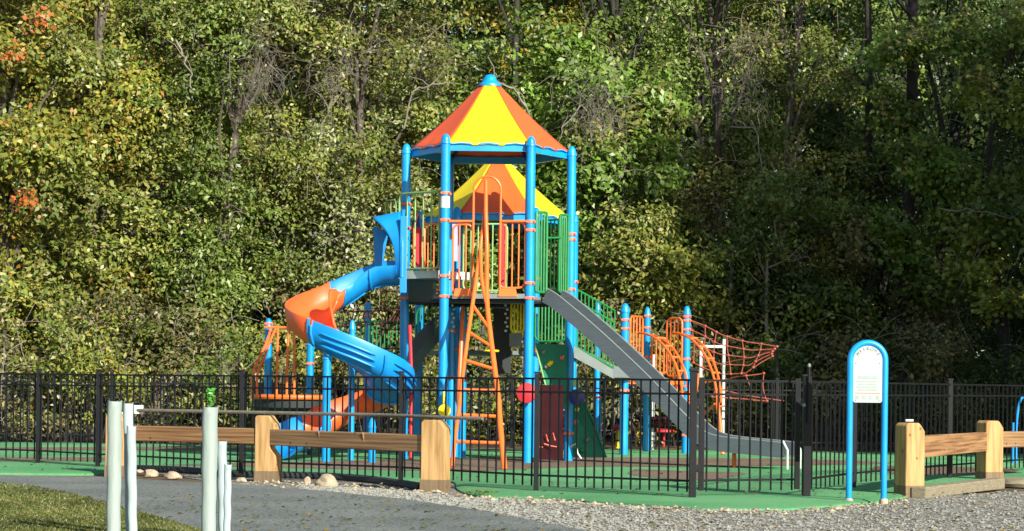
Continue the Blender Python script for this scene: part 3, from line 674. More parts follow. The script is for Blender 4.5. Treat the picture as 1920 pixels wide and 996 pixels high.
# ------------------------------------------------------------------ wrapped young-tree guards
def guard(x0, y0, Y, r, m, lab, lean=0, leafy=False):
    t = P(x0, y0, Y); root = thing('tree_guard', lab, 'tree guard', (t.x-lean, Y, -.05), 'plastic tree guards standing on the lawn')
    N_ = 22; mb = MB(); n_ = 20; vs = []
    for k in range(N_+1):
        z = -.05+(t.z+.05)*k/N_; cx = t.x-lean*(1-k/N_)+.002*math.sin(k*.9)
        for j in range(n_):
            a = 2*math.pi*j/n_; rr = r*(1+.03*math.sin(a*5+k*.05)+.015*math.sin(a*2-k*.4))
            if k == N_: rr *= 1.03
            vs.append((cx+rr*math.cos(a), Y+rr*math.sin(a), z+(.012*math.sin(a*2+1) if k == N_ else 0)))
    m0 = len(vs)
    for k in (N_, N_-3):
        z = -.05+(t.z+.05)*k/N_
        for j in range(n_):
            a = 2*math.pi*j/n_; vs.append((t.x+.9*r*math.cos(a), Y+.9*r*math.sin(a), z))
    fs = [(k*n_+j, k*n_+(j+1) % n_, (k+1)*n_+(j+1) % n_, (k+1)*n_+j) for k in range(N_) for j in range(n_)]
    fs += [(N_*n_+j, N_*n_+(j+1) % n_, m0+(j+1) % n_, m0+j) for j in range(n_)]+[(m0+j, m0+(j+1) % n_, m0+n_+(j+1) % n_, m0+n_+j) for j in range(n_)]
    mb.add(vs, fs); mb.build('tube', m, parent=root, smooth=True)
    if leafy:
        mb = MB(); mb.tube([(t.x-lean, Y, 0), (t.x, Y, t.z+.06)], .006, 5); mb.build('sapling_stem', M['bark'], parent=root)
        C = np.array([(t.x+random.gauss(0, .012), Y+random.gauss(0, .012), t.z+random.uniform(.0, .13)) for _ in range(26)])
        leaf_mesh('sapling_leaves', C, rng.uniform(.015, .03, 26), np.tile([(.05, .30, .03)], (26, 1)), parent=root, origin=(t.x-lean, Y, -.05))
    return root
guard(215, 753, 17.0, .052, M['guard'], 'taller left tree guard of the pair at the left, greenish and wide', .0)
guard(240, 757, 17.25, .037, M['guard2'], 'slimmer pale blue tube leaning against the left wide tree guard', -.03)
guard(246, 800, 17.1, .034, M['guard2'], 'shorter pale tube at the right side of the left pair of tree guards', -.02)
guard(394, 764, 16.6, .055, M['guard'], 'wide tree guard right of the left pair with a bright green sapling tip', .0, True)
guard(416, 828, 16.75, .034, M['guard2'], 'short slim pale tube right beside the wide tree guard with the sapling', -.02)
guard(427, 872, 16.5, .026, M['guard2'], 'shortest and rightmost pale tube of the tree guards', .0)

# ------------------------------------------------------------------ welcome sign
sL = G(1592, 939); sR = G(1656, 938); sc = (sL+sR)/2; root = thing('welcome_sign', 'white arched welcome sign in a bright blue tube frame beside the gate', 'sign', tuple(sc))
ang = math.atan2(sR.y-sL.y, sR.x-sL.x)*0; half = .172; topz = P(1625, 643, sc.y).z; r_ = half
pts = [sc+Vector((-half, 0, -.03)), sc+Vector((-half, 0, topz-r_))]+[sc+Vector((-r_*math.cos(a), 0, topz-r_+r_*math.sin(a))) for a in np.linspace(0, math.pi, 22)[1:-1]]+[sc+Vector((half, 0, topz-r_)), sc+Vector((half, 0, -.03))]
mb = MB(); mb.tube(pts, .031, 14); mb.build('tube_frame', M['blue'], parent=root, smooth=True)
mb = MB()
for s_ in (-1, 1):
    mb = MB(); mb.lathe(sc+Vector((s_*half, 0, -.03)), [(.045, 0), (.045, .03), (.034, .05)], 14); mb.build('footing', M['rock'], parent=root)
pw = .143; zb = P(1625, 755, sc.y).z; zt = topz-r_-.0
poly = [sc+Vector((-pw, -.012, zb+.015)), sc+Vector((-pw+.015, -.012, zb)), sc+Vector((pw-.015, -.012, zb)), sc+Vector((pw, -.012, zb+.015))]+[sc+Vector((pw*math.cos(a), -.012, zt+pw*math.sin(a))) for a in np.linspace(0, math.pi, 24)]
mb = MB(); mb.prism(poly, (0, .012, 0)); panel = mb.build('sign_panel', M['signwhite'], parent=root)
def flat(name, m, x, z, wx, wz):
    mb = MB(); mb.box(sc+Vector((x, -.014, z)), (wx, .003, wz)); return mb.build(name, m, parent=panel)
word = 'WELCOME'
for i, ch in enumerate(word):
    a = math.pi*(.82-.64*i/(len(word)-1)); cu = bpy.data.curves.new('letter', 'FONT'); cu.body = ch; cu.size = .044; cu.align_x = 'CENTER'; cu.extrude = .001
    ob = bpy.data.objects.new('letter', cu); col.objects.link(ob)
    dg = bpy.context.evaluated_depsgraph_get(); me = bpy.data.meshes.new_from_object(ob.evaluated_get(dg)); bpy.data.objects.remove(ob)
    me.materials.clear(); me.materials.append(M['ink']); o = bpy.data.objects.new('letter', me); col.objects.link(o); o.parent = panel
    rr = pw*.72
    o.location = Vector((rr*math.cos(a), -.0145, zt+rr*math.sin(a)))+Vector((0, 0, 0)); o.rotation_euler = (R_(90), 0, 0)
    o.rotation_euler = (Matrix.Rotation(-(a-math.pi/2), 4, 'Y')@Matrix.Rotation(R_(90), 4, 'X')).to_euler()
ph = zt-zb
flat('text_block', M['palep'], 0, zb+ph*.60, .19, .028)
for i in range(4): flat('text_block', M['palep'], -.01+.008*(i % 2), zb+ph*(.50-.065*i), .20-.02*(i % 2), .013)
flat('orange_rule', M['orange'], 0, zb+ph*.225, .255, .006)
for i in range(4): flat('icon', M['palep'], -.10+.067*i, zb+ph*.125, .034, .038)
for x, z in ((-.115, zb+.02), (.115, zb+.02), (-.118, zt-.03), (.118, zt-.03), (0, zt+pw-.03)):
    mb = MB(); mb.lathe(sc+Vector((x, -.012, z)), [(.008, 0), (.007, .004), (.003, .006)], 10, axis=Vector((0, -1, 0))); mb.build('screw', M['inkdark'], parent=panel)

# ------------------------------------------------------------------ playground tower
T1 = Vector((-.372, 34.24, 0)); RH = 1.206
play = thing('play_tower', 'big blue and orange climbing tower with two striped tent roofs and slides', 'play structure', tuple(T1))
def hexpt(c, r, k, off=0): a = R_(60*k+off); return Vector((c.x+r*math.cos(a), c.y+r*math.sin(a), 0))
def post(x, y, z1, collars=(), r=.066, z0=0, parent=None, m='blue', extra=None):
    mb = MB(); mb.lathe((x, y, 0), [(r, z0), (r, z1-.13)], 22); p = mb.build('post', M[m], parent=parent or play, smooth=True)
    mb = MB(); mb.lathe((x, y, z1-.14), [(r*1.14, 0), (r*1.14, .02), (r*1.0, .035), (r*.93, .07), (r*.7, .115), (r*.35, .138), (.004, .145)], 22); mb.build('post_cap', M[m], parent=p, smooth=True)
    for z in collars:
        mb = MB(); mb.lathe((x, y, z-.024), [(r*1.05, 0), (r*1.2, .006), (r*1.2, .042), (r*1.05, .048)], 20)
        for a in (-2.2, -.9): mb.lathe((x+r*1.15*math.cos(a), y+r*1.15*math.sin(a), z), [(.014, 0), (.014, .022), (.006, .03)], 8, axis=Vector((math.cos(a), math.sin(a), 0)))
        mb.build('clamp', M['collar'], parent=p, smooth=True)
    return p
FL = hexpt(T1, RH, 4); FR = hexpt(T1, RH, 5); OR = hexpt(T1, RH, 0); BR = hexpt(T1, RH, 1); BL = hexpt(T1, RH, 2); OL = hexpt(T1, RH, 3)
post(FL.x, FL.y, 4.64, (3.80, 3.42, 2.63, 2.34)); post(FR.x, FR.y, 4.62, (3.41, 3.29, 2.54, 2.33))
post(OR.x, OR.y, 4.59, (3.31, 3.23, 2.50, .98-.03, .40)); post(OL.x, OL.y, 4.60, (3.72, 3.37, 2.35))
post(BR.x, BR.y, 4.58, (3.3, 2.33)); post(BL.x, BL.y, 4.58, (3.3, 2.33))
def tent(c, R, ze, za, first, parent):
    root_mb = MB(); rt = .12
    cols = (M['yellow'], M['roofo']) if first else (M['roofo'], M['yellow'])
    roof = None
    rim = MB(); hx = [hexpt(c, R, k) for k in range(6)]
    for k in range(6):
        a, b = hx[k], hx[(k+1) % 6]; d = (b-a).normalized(); nn = Vector((d.y, -d.x, 0))
        rim.prism([a+Vector((0, 0, ze-.05)), b+Vector((0, 0, ze-.05)), b*0.985+c*.015+Vector((0, 0, ze+.055)), a*.985+c*.015+Vector((0, 0, ze+.055))], -nn*.035)
        # scalloped lip
        for q in range(3):
            p0 = a.lerp(b, (q+.12)/3); p1 = a.lerp(b, (q+.88)/3); rim.tube([p0+nn*.004+Vector((0, 0, ze+.045)), (p0+p1)/2+nn*.006+Vector((0, 0, ze+.058)), p1+nn*.004+Vector((0, 0, ze+.045))], .012, 6)
    roof = rim.build('roof', M['blue'], parent=parent, smooth=False)
    for k in range(6):
        # each panel: gently dished strip grid
        nu, nv = 12, 14; vs = []; a, b = hx[k], hx[(k+1) % 6]; ta = c+(a-c)*(rt/R); tb = c+(b-c)*(rt/R)
        d = (b-a).normalized(); nn = Vector((d.y, -d.x, 0)); nn = nn if nn.dot(a-c) > 0 else -nn
        for j in range(nv+1):
            v = j/nv
            for i in range(nu+1):
                u = i/nu; p = a.lerp(b, u).lerp(ta.lerp(tb, u), v); z = ze+.05+(za-ze-.05)*v
                s = 4*u*(1-u)*(1-v); z -= .03*s-.02*s*math.sin(u*math.pi*3)**2*(v < .15)
                z += .035*math.sin(math.pi*v)*-1
                vs.append(Vector((p.x, p.y, z)))
        fs = [(j*(nu+1)+i, j*(nu+1)+i+1, (j+1)*(nu+1)+i+1, (j+1)*(nu+1)+i) for j in range(nv) for i in range(nu)]
        mb = MB(); mb.add(vs, fs); o = mb.build('roof_panel', cols[k % 2], parent=roof, smooth=True)
        sl = o.modifiers.new('thick', 'SOLIDIFY'); sl.thickness = .02; sl.offset = 1
        mb = MB(); mb.tube([a+Vector((0, 0, ze+.06)), ta+Vector((0, 0, za))], .016, 6)
    mb = MB(); mb.lathe((c.x, c.y, za-.02), [(.17, 0), (.165, .03), (.12, .06), (.10, .09), (.095, .12), (.06, .165), (.005, .18)], 20); mb.build('roof_finial', M['blue'], parent=roof, smooth=True)
    # ceiling frame beams below the roof
    mb = MB()
    for k in range(6): mb.tube([hx[k]*.97+c*.03+Vector((0, 0, ze+.02)), Vector((c.x, c.y, za-.12))], .02, 6)
    mb.build('roof_frame', M['navy'], parent=roof)
    return roof
tent(T1, 1.15, 4.46, 5.47, True, play)
T2 = Vector((-.262, 36.75, 0))
tent(T2, 1.14, 3.66, 4.62, False, play)
z2d = 1.62
for k, col_ in ((4, 3), (5, 3), (0, 3), (1, 2), (2, 2), (3, 3)):
    p = hexpt(T2, RH, k); post(p.x, p.y, 3.80, (2.72, z2d))
def deck(name, pts, z, th, m, parent=play, holes=True):
    mb = MB(); mb.prism([Vector((p[0], p[1], z-th)) for p in pts], (0, 0, th)); o = mb.build(name, M[m], parent=parent); return o
def shrink(c, pts, k): return [c+(p-c)*k for p in pts]
h1 = [hexpt(T1, RH*.95, k) for k in range(6)]
dk = deck('deck', h1, 2.36, .05, 'grey')
mb = MB()
for k in range(6):
    a, b = h1[k], h1[(k+1) % 6]; mb.tube([a+Vector((0, 0, 2.29)), b+Vector((0, 0, 2.29))], .03, 4)
mb.build('deck_frame', M['dark'], parent=dk)
h2 = [hexpt(T2, RH*.95, k) for k in range(6)]; deck('deck', h2, z2d, .06, 'grey')
# small half-height landing for the spiral slide
ls = [Vector((P(746, 515, 33.9).x, 33.95, 0)), Vector((P(818, 515, 33.4).x, 33.42, 0)), Vector((-.62, 34.0, 0)), Vector((P(746, 515, 34.6).x, 34.65, 0))]
deck('landing', ls, P(780, 508, 33.7).z, .11, 'pale')
mb = MB(); mb.prism([P(766, 524, 33.9), P(817, 524, 33.55), P(817, 566, 33.55), P(766, 566, 33.9)], (.01, .03, 0)); mb.build('skirt_panel', M['olivep'], parent=play)

def panel(name, A, B, h, nb, m, r=.017, rb=.011, parent=play, arch=None, lowgap=.08, corner=.09):
    """tubular guard panel: rounded frame between two lower corners plus bars"""
    A = Vector(A); B = Vector(B); d = (B-A); ln = d.length; u = d/ln; up = Vector((0, 0, 1))
    fr = []
    def arc(c, a0, a1): return [c+u*corner*math.cos(a)+up*corner*math.sin(a) for a in np.linspace(a0, a1, 5)]
    fr += arc(A+u*corner+up*corner, math.pi*1.5, math.pi) if False else []
    cs_ = [A+u*corner+up*corner, A+u*corner+up*(h-corner), B-u*corner+up*(h-corner), B-u*corner+up*corner]
    fr += arc(cs_[0], math.pi*1.5, math.pi)+arc(cs_[1], math.pi, math.pi*.5)+arc(cs_[2], math.pi*.5, 0)+arc(cs_[3], 0, -math.pi*.5)
    mb = MB(); mb.tube(fr, r, 8, closed=True); o = mb.build(name, M[m], parent=parent, smooth=True)
    for i in range(1, nb+1):
        p = A+d*(i/(nb+1)); mb = MB(); mb.tube([p+up*.0, p+up*h], rb, 7); mb.build('bar', M[m], parent=o, smooth=True)
    return o
def pz(x, y, Y): return P(x, y, Y)
# railing of the landing (olive green), between outer left and front left post
panel('guard_rail', pz(748, 505, 34.05), pz(823, 503, 33.25), 1.09, 4, 'lime', .018, .012)
panel('guard_rail', pz(722, 478, 34.6), pz(742, 478, 34.1), .80, 1, 'lime', .013, .009)
# orange front rails with the tall hoop
Yf = 33.2
panel('guard_rail', pz(848, 556, Yf), pz(885, 556, Yf), 1.02, 2, 'orange', .015, .011)
panel('guard_rail', pz(935, 540, Yf), pz(984, 540, Yf), .93, 3, 'orange', .015, .011)
mb = MB(); a = pz(886, 545, Yf-.03); b = pz(937, 545, Yf-.03); zt_ = pz(912, 331, Yf).z; rr = (b.x-a.x)/2; cx = (a.x+b.x)/2
mb.tube([a, Vector((a.x, a.y, zt_-rr))]+[Vector((cx-rr*math.cos(t), a.y, zt_-rr+rr*math.sin(t))) for t in np.linspace(0, math.pi, 14)[1:-1]]+[Vector((b.x, b.y, zt_-rr)), b], .016, 8)
mb.build('entry_hoop', M['orange'], parent=play, smooth=True)
for xx in ((850, 886), (934, 970)):
    mb = MB(); mb.prism([pz(xx[0], 556, Yf-.07), pz(xx[1], 556, Yf-.07), pz(xx[1]-3, 541, Yf-.07), pz(xx[0]+3, 541, Yf-.07)], (0, .05, 0)); mb.build('kick_plate', M['orange'], parent=play)
mb = MB(); mb.prism([pz(848, 560, Yf-.05), pz(984, 560, Yf-.05), pz(984, 551, Yf-.05), pz(848, 551, Yf-.05)], (0, .04, 0)); mb.build('deck_edge', M['grey'], parent=dk)
# upper rails between posts (orange clamps carry them)
mb = MB(); mb.tube([pz(826, 415, 33.15), pz(886, 415, Yf-.03)], .018, 8); mb.tube([pz(937, 415, Yf-.03), pz(998, 415, 33.15)], .018, 8); mb.tube([pz(822, 364, 33.3), pz(845, 364, 33.14)], .018, 8)
mb.build('cross_rail', M['orange'], parent=play, smooth=True)
# side panels: green on the right faces, red and orange at the left
dirn = Vector((.866, -.5, 0))
panel('guard_rail', pz(1004, 548, 33.4), pz(1024, 548, 33.55), 1.14, 3, 'green', .02, .013, corner=.03)
panel('guard_rail', pz(1048, 548, 33.95), pz(1064, 548, 34.1), 1.12, 3, 'green', .02, .013, corner=.03)
panel('guard_rail', pz(1010, 545, 35.2), pz(1060, 545, 34.5), 1.05, 6, 'green', .016, .011)
mb = MB(); mb.tube([pz(1022, 446, 33.6), pz(1052, 446, 33.95)], .014, 8); mb.build('cross_rail', M['green'], parent=play, smooth=True)
panel('guard_rail', pz(868, 545, 35.28), pz(950, 545, 35.28), 1.0, 5, 'lime', .015, .011)
panel('guard_rail', pz(790, 545, 35.2), pz(835, 545, 35.25), 1.0, 3, 'orange', .015, .011)
mb = MB(); mb.prism([pz(775, 500, 35.0), pz(790, 500, 35.0), pz(790, 428, 35.0), pz(775, 424, 35.0)], (0, .05, 0)); mb.build('side_board', M['red'], parent=play)
mb = MB(); mb.tube([pz(776, 500, 34.9), pz(776, 425, 34.9), pz(784, 400, 34.9), pz(796, 415, 34.9), pz(796, 500, 34.9)], .016, 7); mb.build('side_loop', M['orange'], parent=play, smooth=True)
mb = MB(); mb.prism([pz(772, 415, 35.2), pz(786, 395, 35.2), pz(788, 440, 35.2), pz(772, 440, 35.2)], (0, .04, 0)); mb.build('side_board', M['navy'], parent=play)
mb = MB(); mb.prism([pz(848, 490, 34.4), pz(858, 490, 34.4), pz(858, 420, 34.4), pz(848, 420, 34.4)], (0, .04, 0)); mb.build('play_board', M['lav'], parent=play)
mb = MB(); mb.tube([pz(853, 545, 33.5), pz(850, 520, 33.4), pz(857, 508, 33.4), pz(863, 520, 33.4), pz(861, 545, 33.5)], .014, 7); mb.build('hand_loop', M['red'], parent=play, smooth=True)
mb = MB(); mb.prism([pz(936, 548, 34.6), pz(946, 548, 34.6), pz(946, 420, 34.6), pz(936, 420, 34.6)], (0, .03, 0)); mb.build('side_board', M['red'], parent=play)

# ladder climber in front of the deck
def legd(y): return 33.08-2.42*max(0, min(1, (y-440)/440))**1.25
lad = MB(); R1 = [(911, 338), (911, 400), (913, 470), (913, 560), (918, 615), (926, 680), (934, 745), (938, 800), (943, 850), (946, 882)]
lad.tube(spline([P(x, y, legd(y)) for x, y in R1], 4), [.028+.012*min(1, k/30) for k in range((len(R1)-1)*4+1)], 10)
lo = lad.build('ladder', M['orange'], parent=play, smooth=True)
mb = MB(); L1 = [(910, 395), (904, 440), (896, 500), (886, 570), (876, 640), (868, 700), (860, 770), (852, 830), (848, 876)]
mb.tube(spline([P(x, y, legd(y)+.04) for x, y in L1], 4), .028, 10); mb.build('ladder_rail', M['orange'], parent=lo, smooth=True)
mb = MB(); mb.tube(spline([P(901, 468, legd(468)), P(903, 520, legd(520)), P(910, 560, legd(560)), P(914, 575, legd(575))], 4), .026, 8); mb.build('ladder_rail', M['orange'], parent=lo, smooth=True)
for (xa, ya, xb, yb) in [(886, 572, 917, 616), (878, 622, 921, 650), (870, 675, 926, 692), (866, 731, 933, 733), (861, 778, 937, 781), (856, 828, 941, 831)]:
    mb = MB(); mb.tube([P(xa, ya, legd(ya)+.03), P(xb, yb, legd(yb))], .023, 8); mb.build('rung', M['orange'], parent=lo, smooth=True)

# spiral slide
AX = Vector((-2.306, 33.4, 0))
ctrl = [(.70, .55, 2.70), (.34, .62, 2.66), (-.05, .60, 2.44), (-.45, .40, 2.18), (-.60, 0, 1.98), (-.44, -.42, 1.80), (0, -.60, 1.55), (.42, -.44, 1.27), (.58, -.02, 1.04), (.40, .40, .90), (-.02, .50, .70), (-.40, .36, .50), (-.76, .06, .30), (-1.0, -.30, .19)]
PER = 10; cl = spline([AX+Vector(c) for c in ctrl], PER)
slide = None
def chute(i0, i1, m, name, parent, flip=1, ribs=True, w=1):
    prof = [(-.30, .13), (-.335, .14), (-.345, .11), (-.33, .02), (-.29, -.08), (-.20, -.16), (-.08, -.20), (.08, -.20), (.20, -.16), (.29, -.07), (.33, .06), (.345, .25), (.335, .30), (.30, .29),
            (.305, .25), (.295, .06), (.26, -.04), (.18, -.12), (.07, -.155), (-.07, -.155), (-.18, -.12), (-.26, -.05), (-.295, .03), (-.305, .10)]
    vs = []; n_ = len(prof); rng_i = list(range(i0, i1+1))
    for q, i in enumerate(rng_i):
        a = cl[max(0, i-1)]; b = cl[min(len(cl)-1, i+1)]; t = (b-a).normalized(); side = t.cross(Vector((0, 0, 1))).normalized(); up = side.cross(t)
        e = 1.06 if (q == 0 or q == len(rng_i)-1) and ribs else 1.0
        # outer bank grows in the bends
        bank = .80 if 8 < i < len(cl)-20 else .7
        end = min(1, (len(cl)-1-i)/18+.45)
        for x, z in prof:
            if z > 0: z2 = z*bank*(end if x > 0 else end)
            else: z2 = z*.82
            rib = .012*math.sin(z*60) if (x > .3 and z < .2) else 0
            vs.append(cl[i]+side*(x*e*w+rib)+Vector((0, 0, 1))*z2*e*.75+up*z2*e*.25)
    fs = [(k*n_+j, k*n_+(j+1) % n_, (k+1)*n_+(j+1) % n_, (k+1)*n_+j) for k in range(len(rng_i)-1) for j in range(n_)]
    fs += [tuple(range(n_-1, -1, -1)), tuple((len(rng_i)-1)*n_+j for j in range(n_))]
    mb = MB(); mb.add(vs, fs); return mb.build(name, M[m], parent=parent, smooth=True)
slide = chute(0, 24, 'slideblue', 'spiral_slide', play)
def moulded(i0, i1, m, part):   # raised mouldings that run along the underside and flange rings at the joints
    for off, z in ((.352, .11), (.352, .03), (.318, -.06), (.17, -.15), (-.1, -.17)):
        pts = []
        for i in range(i0+2, i1-1):
            a = cl[max(0, i-1)]; b = cl[min(len(cl)-1, i+1)]; t = (b-a).normalized(); side = t.cross(Vector((0, 0, 1))).normalized(); pts.append(cl[i]+side*off+Vector((0, 0, z)))
        mb = MB(); mb.tube(pts, [.004]+[.017]*(len(pts)-2)+[.004], 8); mb.build('moulding', M[m], parent=part, smooth=True)
moulded(0, 13, 'slideblue', slide); moulded(12, 24, 'slideblue', slide)
c2 = chute(24, 53, 'slideorange', 'slide_bend', slide)
c3 = chute(52, 84, 'slideblue', 'slide_section', slide)
moulded(53, 68, 'slideblue', c3); moulded(68, 84, 'slideblue', c3)
c4 = chute(83, 113, 'slideorange', 'slide_bend', slide)
c5 = chute(112, len(cl)-1, 'slideblue', 'slide_exit', slide, w=1.1)
for i, m in ((24, 'slideblue'), (53, 'slideblue'), (68, 'slideblue'), (83, 'slideblue'), (112, 'slideblue'), (12, 'slideblue')):
    a = cl[i-1]; b = cl[i+1]; t = (b-a).normalized(); side = t.cross(Vector((0, 0, 1))).normalized()
    mb = MB(); mb.tube([cl[i]+side*x+Vector((0, 0, z)) for x, z in [(-.345, .10), (-.34, 0), (-.29, -.075), (-.20, -.14), (-.08, -.175), (.08, -.175), (.20, -.14), (.30, -.07), (.345, .05), (.352, .17)]], .02, 7); mb.build('joint_flange', M[m], parent=slide, smooth=True)
# raised lip on the inner side of the upper orange bend
mb = MB(); lipc = []
for i in range(26, 50):
    a = cl[i-1]; b = cl[i+1]; t = (b-a).normalized(); side = t.cross(Vector((0, 0, 1))).normalized(); s_ = math.sin(math.pi*(i-26)/23)
    p = cl[i]-side*.32; lipc += [p+Vector((0, 0, .02)), p+side*.03*s_+Vector((0, 0, .12+.26*s_))]
mb.add(lipc, [(2*k, 2*k+2, 2*k+3, 2*k+1) for k in range(len(lipc)//2-1)]); o = mb.build('inner_lip', M['slideorange'], parent=slide, smooth=True)
sl = o.modifiers.new('thick', 'SOLIDIFY'); sl.thickness = .03; sl.offset = 0
# hood over the entrance
e0 = AX+Vector((.70, .55, 2.70))
def hoodpt(u, v):   # u 0..1 across the arch, v 0..1 outwards over the chute
    a = math.pi*u; wy = .34*(1-.12*v)
    x = e0.x-.02-.36*v*(math.sin(a)**1.3)-.06*v; y = e0.y-wy*math.cos(a)
    z = 2.66+(.55+.30*math.sin(a)**.6*1.25)*(1 if math.sin(a) > .02 else 1) if False else 2.62+.98*(math.sin(a)**.42)*(1-.10*v)
    return Vector((x, y, z))
mb = MB(); nu, nv = 22, 8
mb.add([hoodpt(i/nu, j/nv) for j in range(nv+1) for i in range(nu+1)], [(j*(nu+1)+i, j*(nu+1)+i+1, (j+1)*(nu+1)+i+1, (j+1)*(nu+1)+i) for j in range(nv) for i in range(nu)])
o = mb.build('hood', M['slideblue'], parent=slide, smooth=True); sl = o.modifiers.new('thick', 'SOLIDIFY'); sl.thickness = .03
mb = MB(); mb.tube([hoodpt(i/nu, 0)+Vector((.03, 0, 0)) for i in range(nu+1)], .03, 8)
mb.box((e0.x+.03, e0.y-.33, 2.95), (.10, .05, 1.1), bev=.01); mb.box((e0.x+.03, e0.y+.33, 2.95), (.10, .05, 1.1), bev=.01); mb.build('hood_frame', M['slideblue'], parent=slide)
mb = MB(); mb.prism([Vector((e0.x-.42, e0.y+.30, 2.78)), Vector((e0.x-.33, e0.y+.30, 2.72)), Vector((e0.x-.22, e0.y+.26, 3.3)), Vector((e0.x-.44, e0.y+.22, 3.4))], (0, .03, 0)); mb.build('hood_leg', M['slideblue'], parent=slide)
# posts that carry the slide
q = G(611, 866); post(q.x, q.y, P(608, 655, q.y).z, (), .06); q = G(697, 868); post(q.x, q.y, .62, (), .05)
post(AX.x+.02, AX.y+.05, 2.0, (), .045)

# steel slide at the right
S0 = T1+dirn*1.044; prof_t = [(0, 2.30), (.12, 2.24), (.264, 2.14), (.8, 1.74), (1.4, 1.25), (1.8, .90), (2.15, .575), (2.4, .37), (2.65, .26), (3.0, .215), (3.4, .19), (3.74, .165)]
path = spline([S0+dirn*t+Vector((0, 0, z)) for t, z in prof_t], 5); nrmS = Vector((.5, .866, 0))
def sweep(sec, name, m, parent, i0=0, i1=None):
    vs = []; n_ = len(sec); ii = list(range(i0, i1 if i1 else len(path)))
    for i in ii:
        a = path[max(0, i-1)]; b = path[min(len(path)-1, i+1)]; t = (b-a).normalized(); up = nrmS.cross(t)*-1
        if up.z < 0: up = -up
        for s_, h_ in sec: vs.append(path[i]+nrmS*s_+up*h_)
    fs = [(k*n_+j, k*n_+(j+1) % n_, (k+1)*n_+(j+1) % n_, (k+1)*n_+j) for k in range(len(ii)-1) for j in range(n_)]+[tuple(range(n_-1, -1, -1)), tuple((len(ii)-1)*n_+j for j in range(n_))]
    mb = MB(); mb.add(vs, fs); return mb.build(name, M[m], parent=parent, smooth=True)
ss = sweep([(-.21, .0), (.21, .0), (.21, .02), (-.21, .02)], 'steel_slide', 'steel', play)
sweep([(-.232, -.01), (-.212, -.01), (-.212, .19), (-.232, .19)], 'side_wall', 'steel', ss)
sweep([(.212, -.01), (.232, -.01), (.232, .19), (.212, .19)], 'side_wall', 'steel', ss)
for s_ in (-.224, .224): 
    mb = MB(); pp = []
    for i in range(len(path)):
        a = path[max(0, i-1)]; b = path[min(len(path)-1, i+1)]; t = (b-a).normalized(); up = nrmS.cross(t)*-1; up = up if up.z > 0 else -up; pp.append(path[i]+nrmS*s_+up*.195)
    mb.tube(pp, .012, 7); mb.build('edge_tube', M['grey'], parent=ss, smooth=True)
e_ = path[-1]; mb = MB(); mb.tube([e_+nrmS*-.22+Vector((0, 0, .22)), e_+nrmS*-.22+dirn*.07+Vector((0, 0, .10)), e_+nrmS*-.22+dirn*.07+Vector((0, 0, -.16))], .018, 8)
mb.tube([e_+nrmS*.22+Vector((0, 0, .22)), e_+nrmS*.22+dirn*.07+Vector((0, 0, .10)), e_+nrmS*.22+dirn*.07+Vector((0, 0, -.16))], .018, 8); mb.build('exit_loop', M['pale'], parent=ss, smooth=True)
for i in (8,):
    mb = MB(); mb.tube([path[-12]+Vector((0, 0, -.01)), Vector((path[-12].x, path[-12].y, -.01))], .03, 8); mb.build('slide_foot', M['orange'], parent=ss)
mb = MB(); mb.prism([pz(1060, 586, 33.62), pz(1068, 605, 33.62), pz(1070, 765, 33.62), pz(1062, 765, 33.62)], (0, .02, 0)); 

# things under the decks: dark tunnel panels, yellow rails, stairs
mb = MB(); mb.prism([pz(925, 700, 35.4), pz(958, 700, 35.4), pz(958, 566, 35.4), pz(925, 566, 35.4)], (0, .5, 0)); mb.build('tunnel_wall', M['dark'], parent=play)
for x in (846, 868): post(P(x, 700, 35.2).x, 35.2, 2.28, (1.9, 1.2), .055)
panel('guard_rail', pz(958, 626, 35.0), pz(982, 626, 35.0), .5, 3, 'yellow', .017, .014)
panel('guard_rail', pz(868, 622, 35.3), pz(880, 622, 35.3), .46, 1, 'yellow', .015, .012)
mb = MB(); mb.prism([pz(955, 650, 34.9), pz(980, 650, 34.9), pz(980, 625, 34.9), pz(955, 625, 34.9)], (0, .04, 0)); mb.build('step_plate', M['grey'], parent=play)
for x in (870, 948):
    for j in range(7):
        mb = MB(); mb.lathe(pz(x+(j % 2)*3-22*(x == 870)+22*0, 575+j*8, 34.8), [(.004, 0), (.02, .01), (.02, .03), (.004, .04)], 8); mb.build('chain_link', M['white'], parent=play)
panel('guard_rail', pz(780, 650, 35.6), pz(824, 620, 35.4), .55, 5, 'green', .014, .01)
panel('guard_rail', pz(1003, 640, 35.4), pz(1060, 640, 35.2), .62, 8, 'green', .016, .013)
# dark steel slide leading down behind the left post
p0 = [pz(822, 628, 35.6), pz(800, 650, 35.3), pz(778, 678, 35.0), pz(760, 715, 34.7), pz(730, 735, 34.4)]
sp = spline(p0, 5); vs = []
for p in sp: vs += [p+Vector((-.05, -.2, 0)), p+Vector((.1, .3, 0)), p+Vector((.1, .3, .26)), p+Vector((-.05, -.2, .26))]
mb = MB(); fs = []
for k in range(len(sp)-1):
    for a, b in ((0, 1), (1, 2), (3, 0)): fs.append((4*k+a, 4*k+b, 4*k+4+b, 4*k+4+a))
mb.add(vs, fs); o = mb.build('small_slide', M['steel'], parent=play); sl = o.modifiers.new('t', 'SOLIDIFY'); sl.thickness = .02
mb = MB(); mb.tube([P(768, 610, 33.6), P(771, 700, 33.5), P(770, 862, 33.3)], .028, 9); mb.build('pole', M['red'], parent=play, smooth=True)
mb = MB(); mb.tube([P(868, 575, 34.3), P(862, 700, 34), P(860, 770, 34)], .03, 9); mb.build('pole', M['orange'], parent=play, smooth=True)
for x, dx_ in ((845, 0), (866, 0)):
    g = G(x, 846); post(g.x, g.y-.2, 1.6 if x == 845 else 1.4, (), .062)
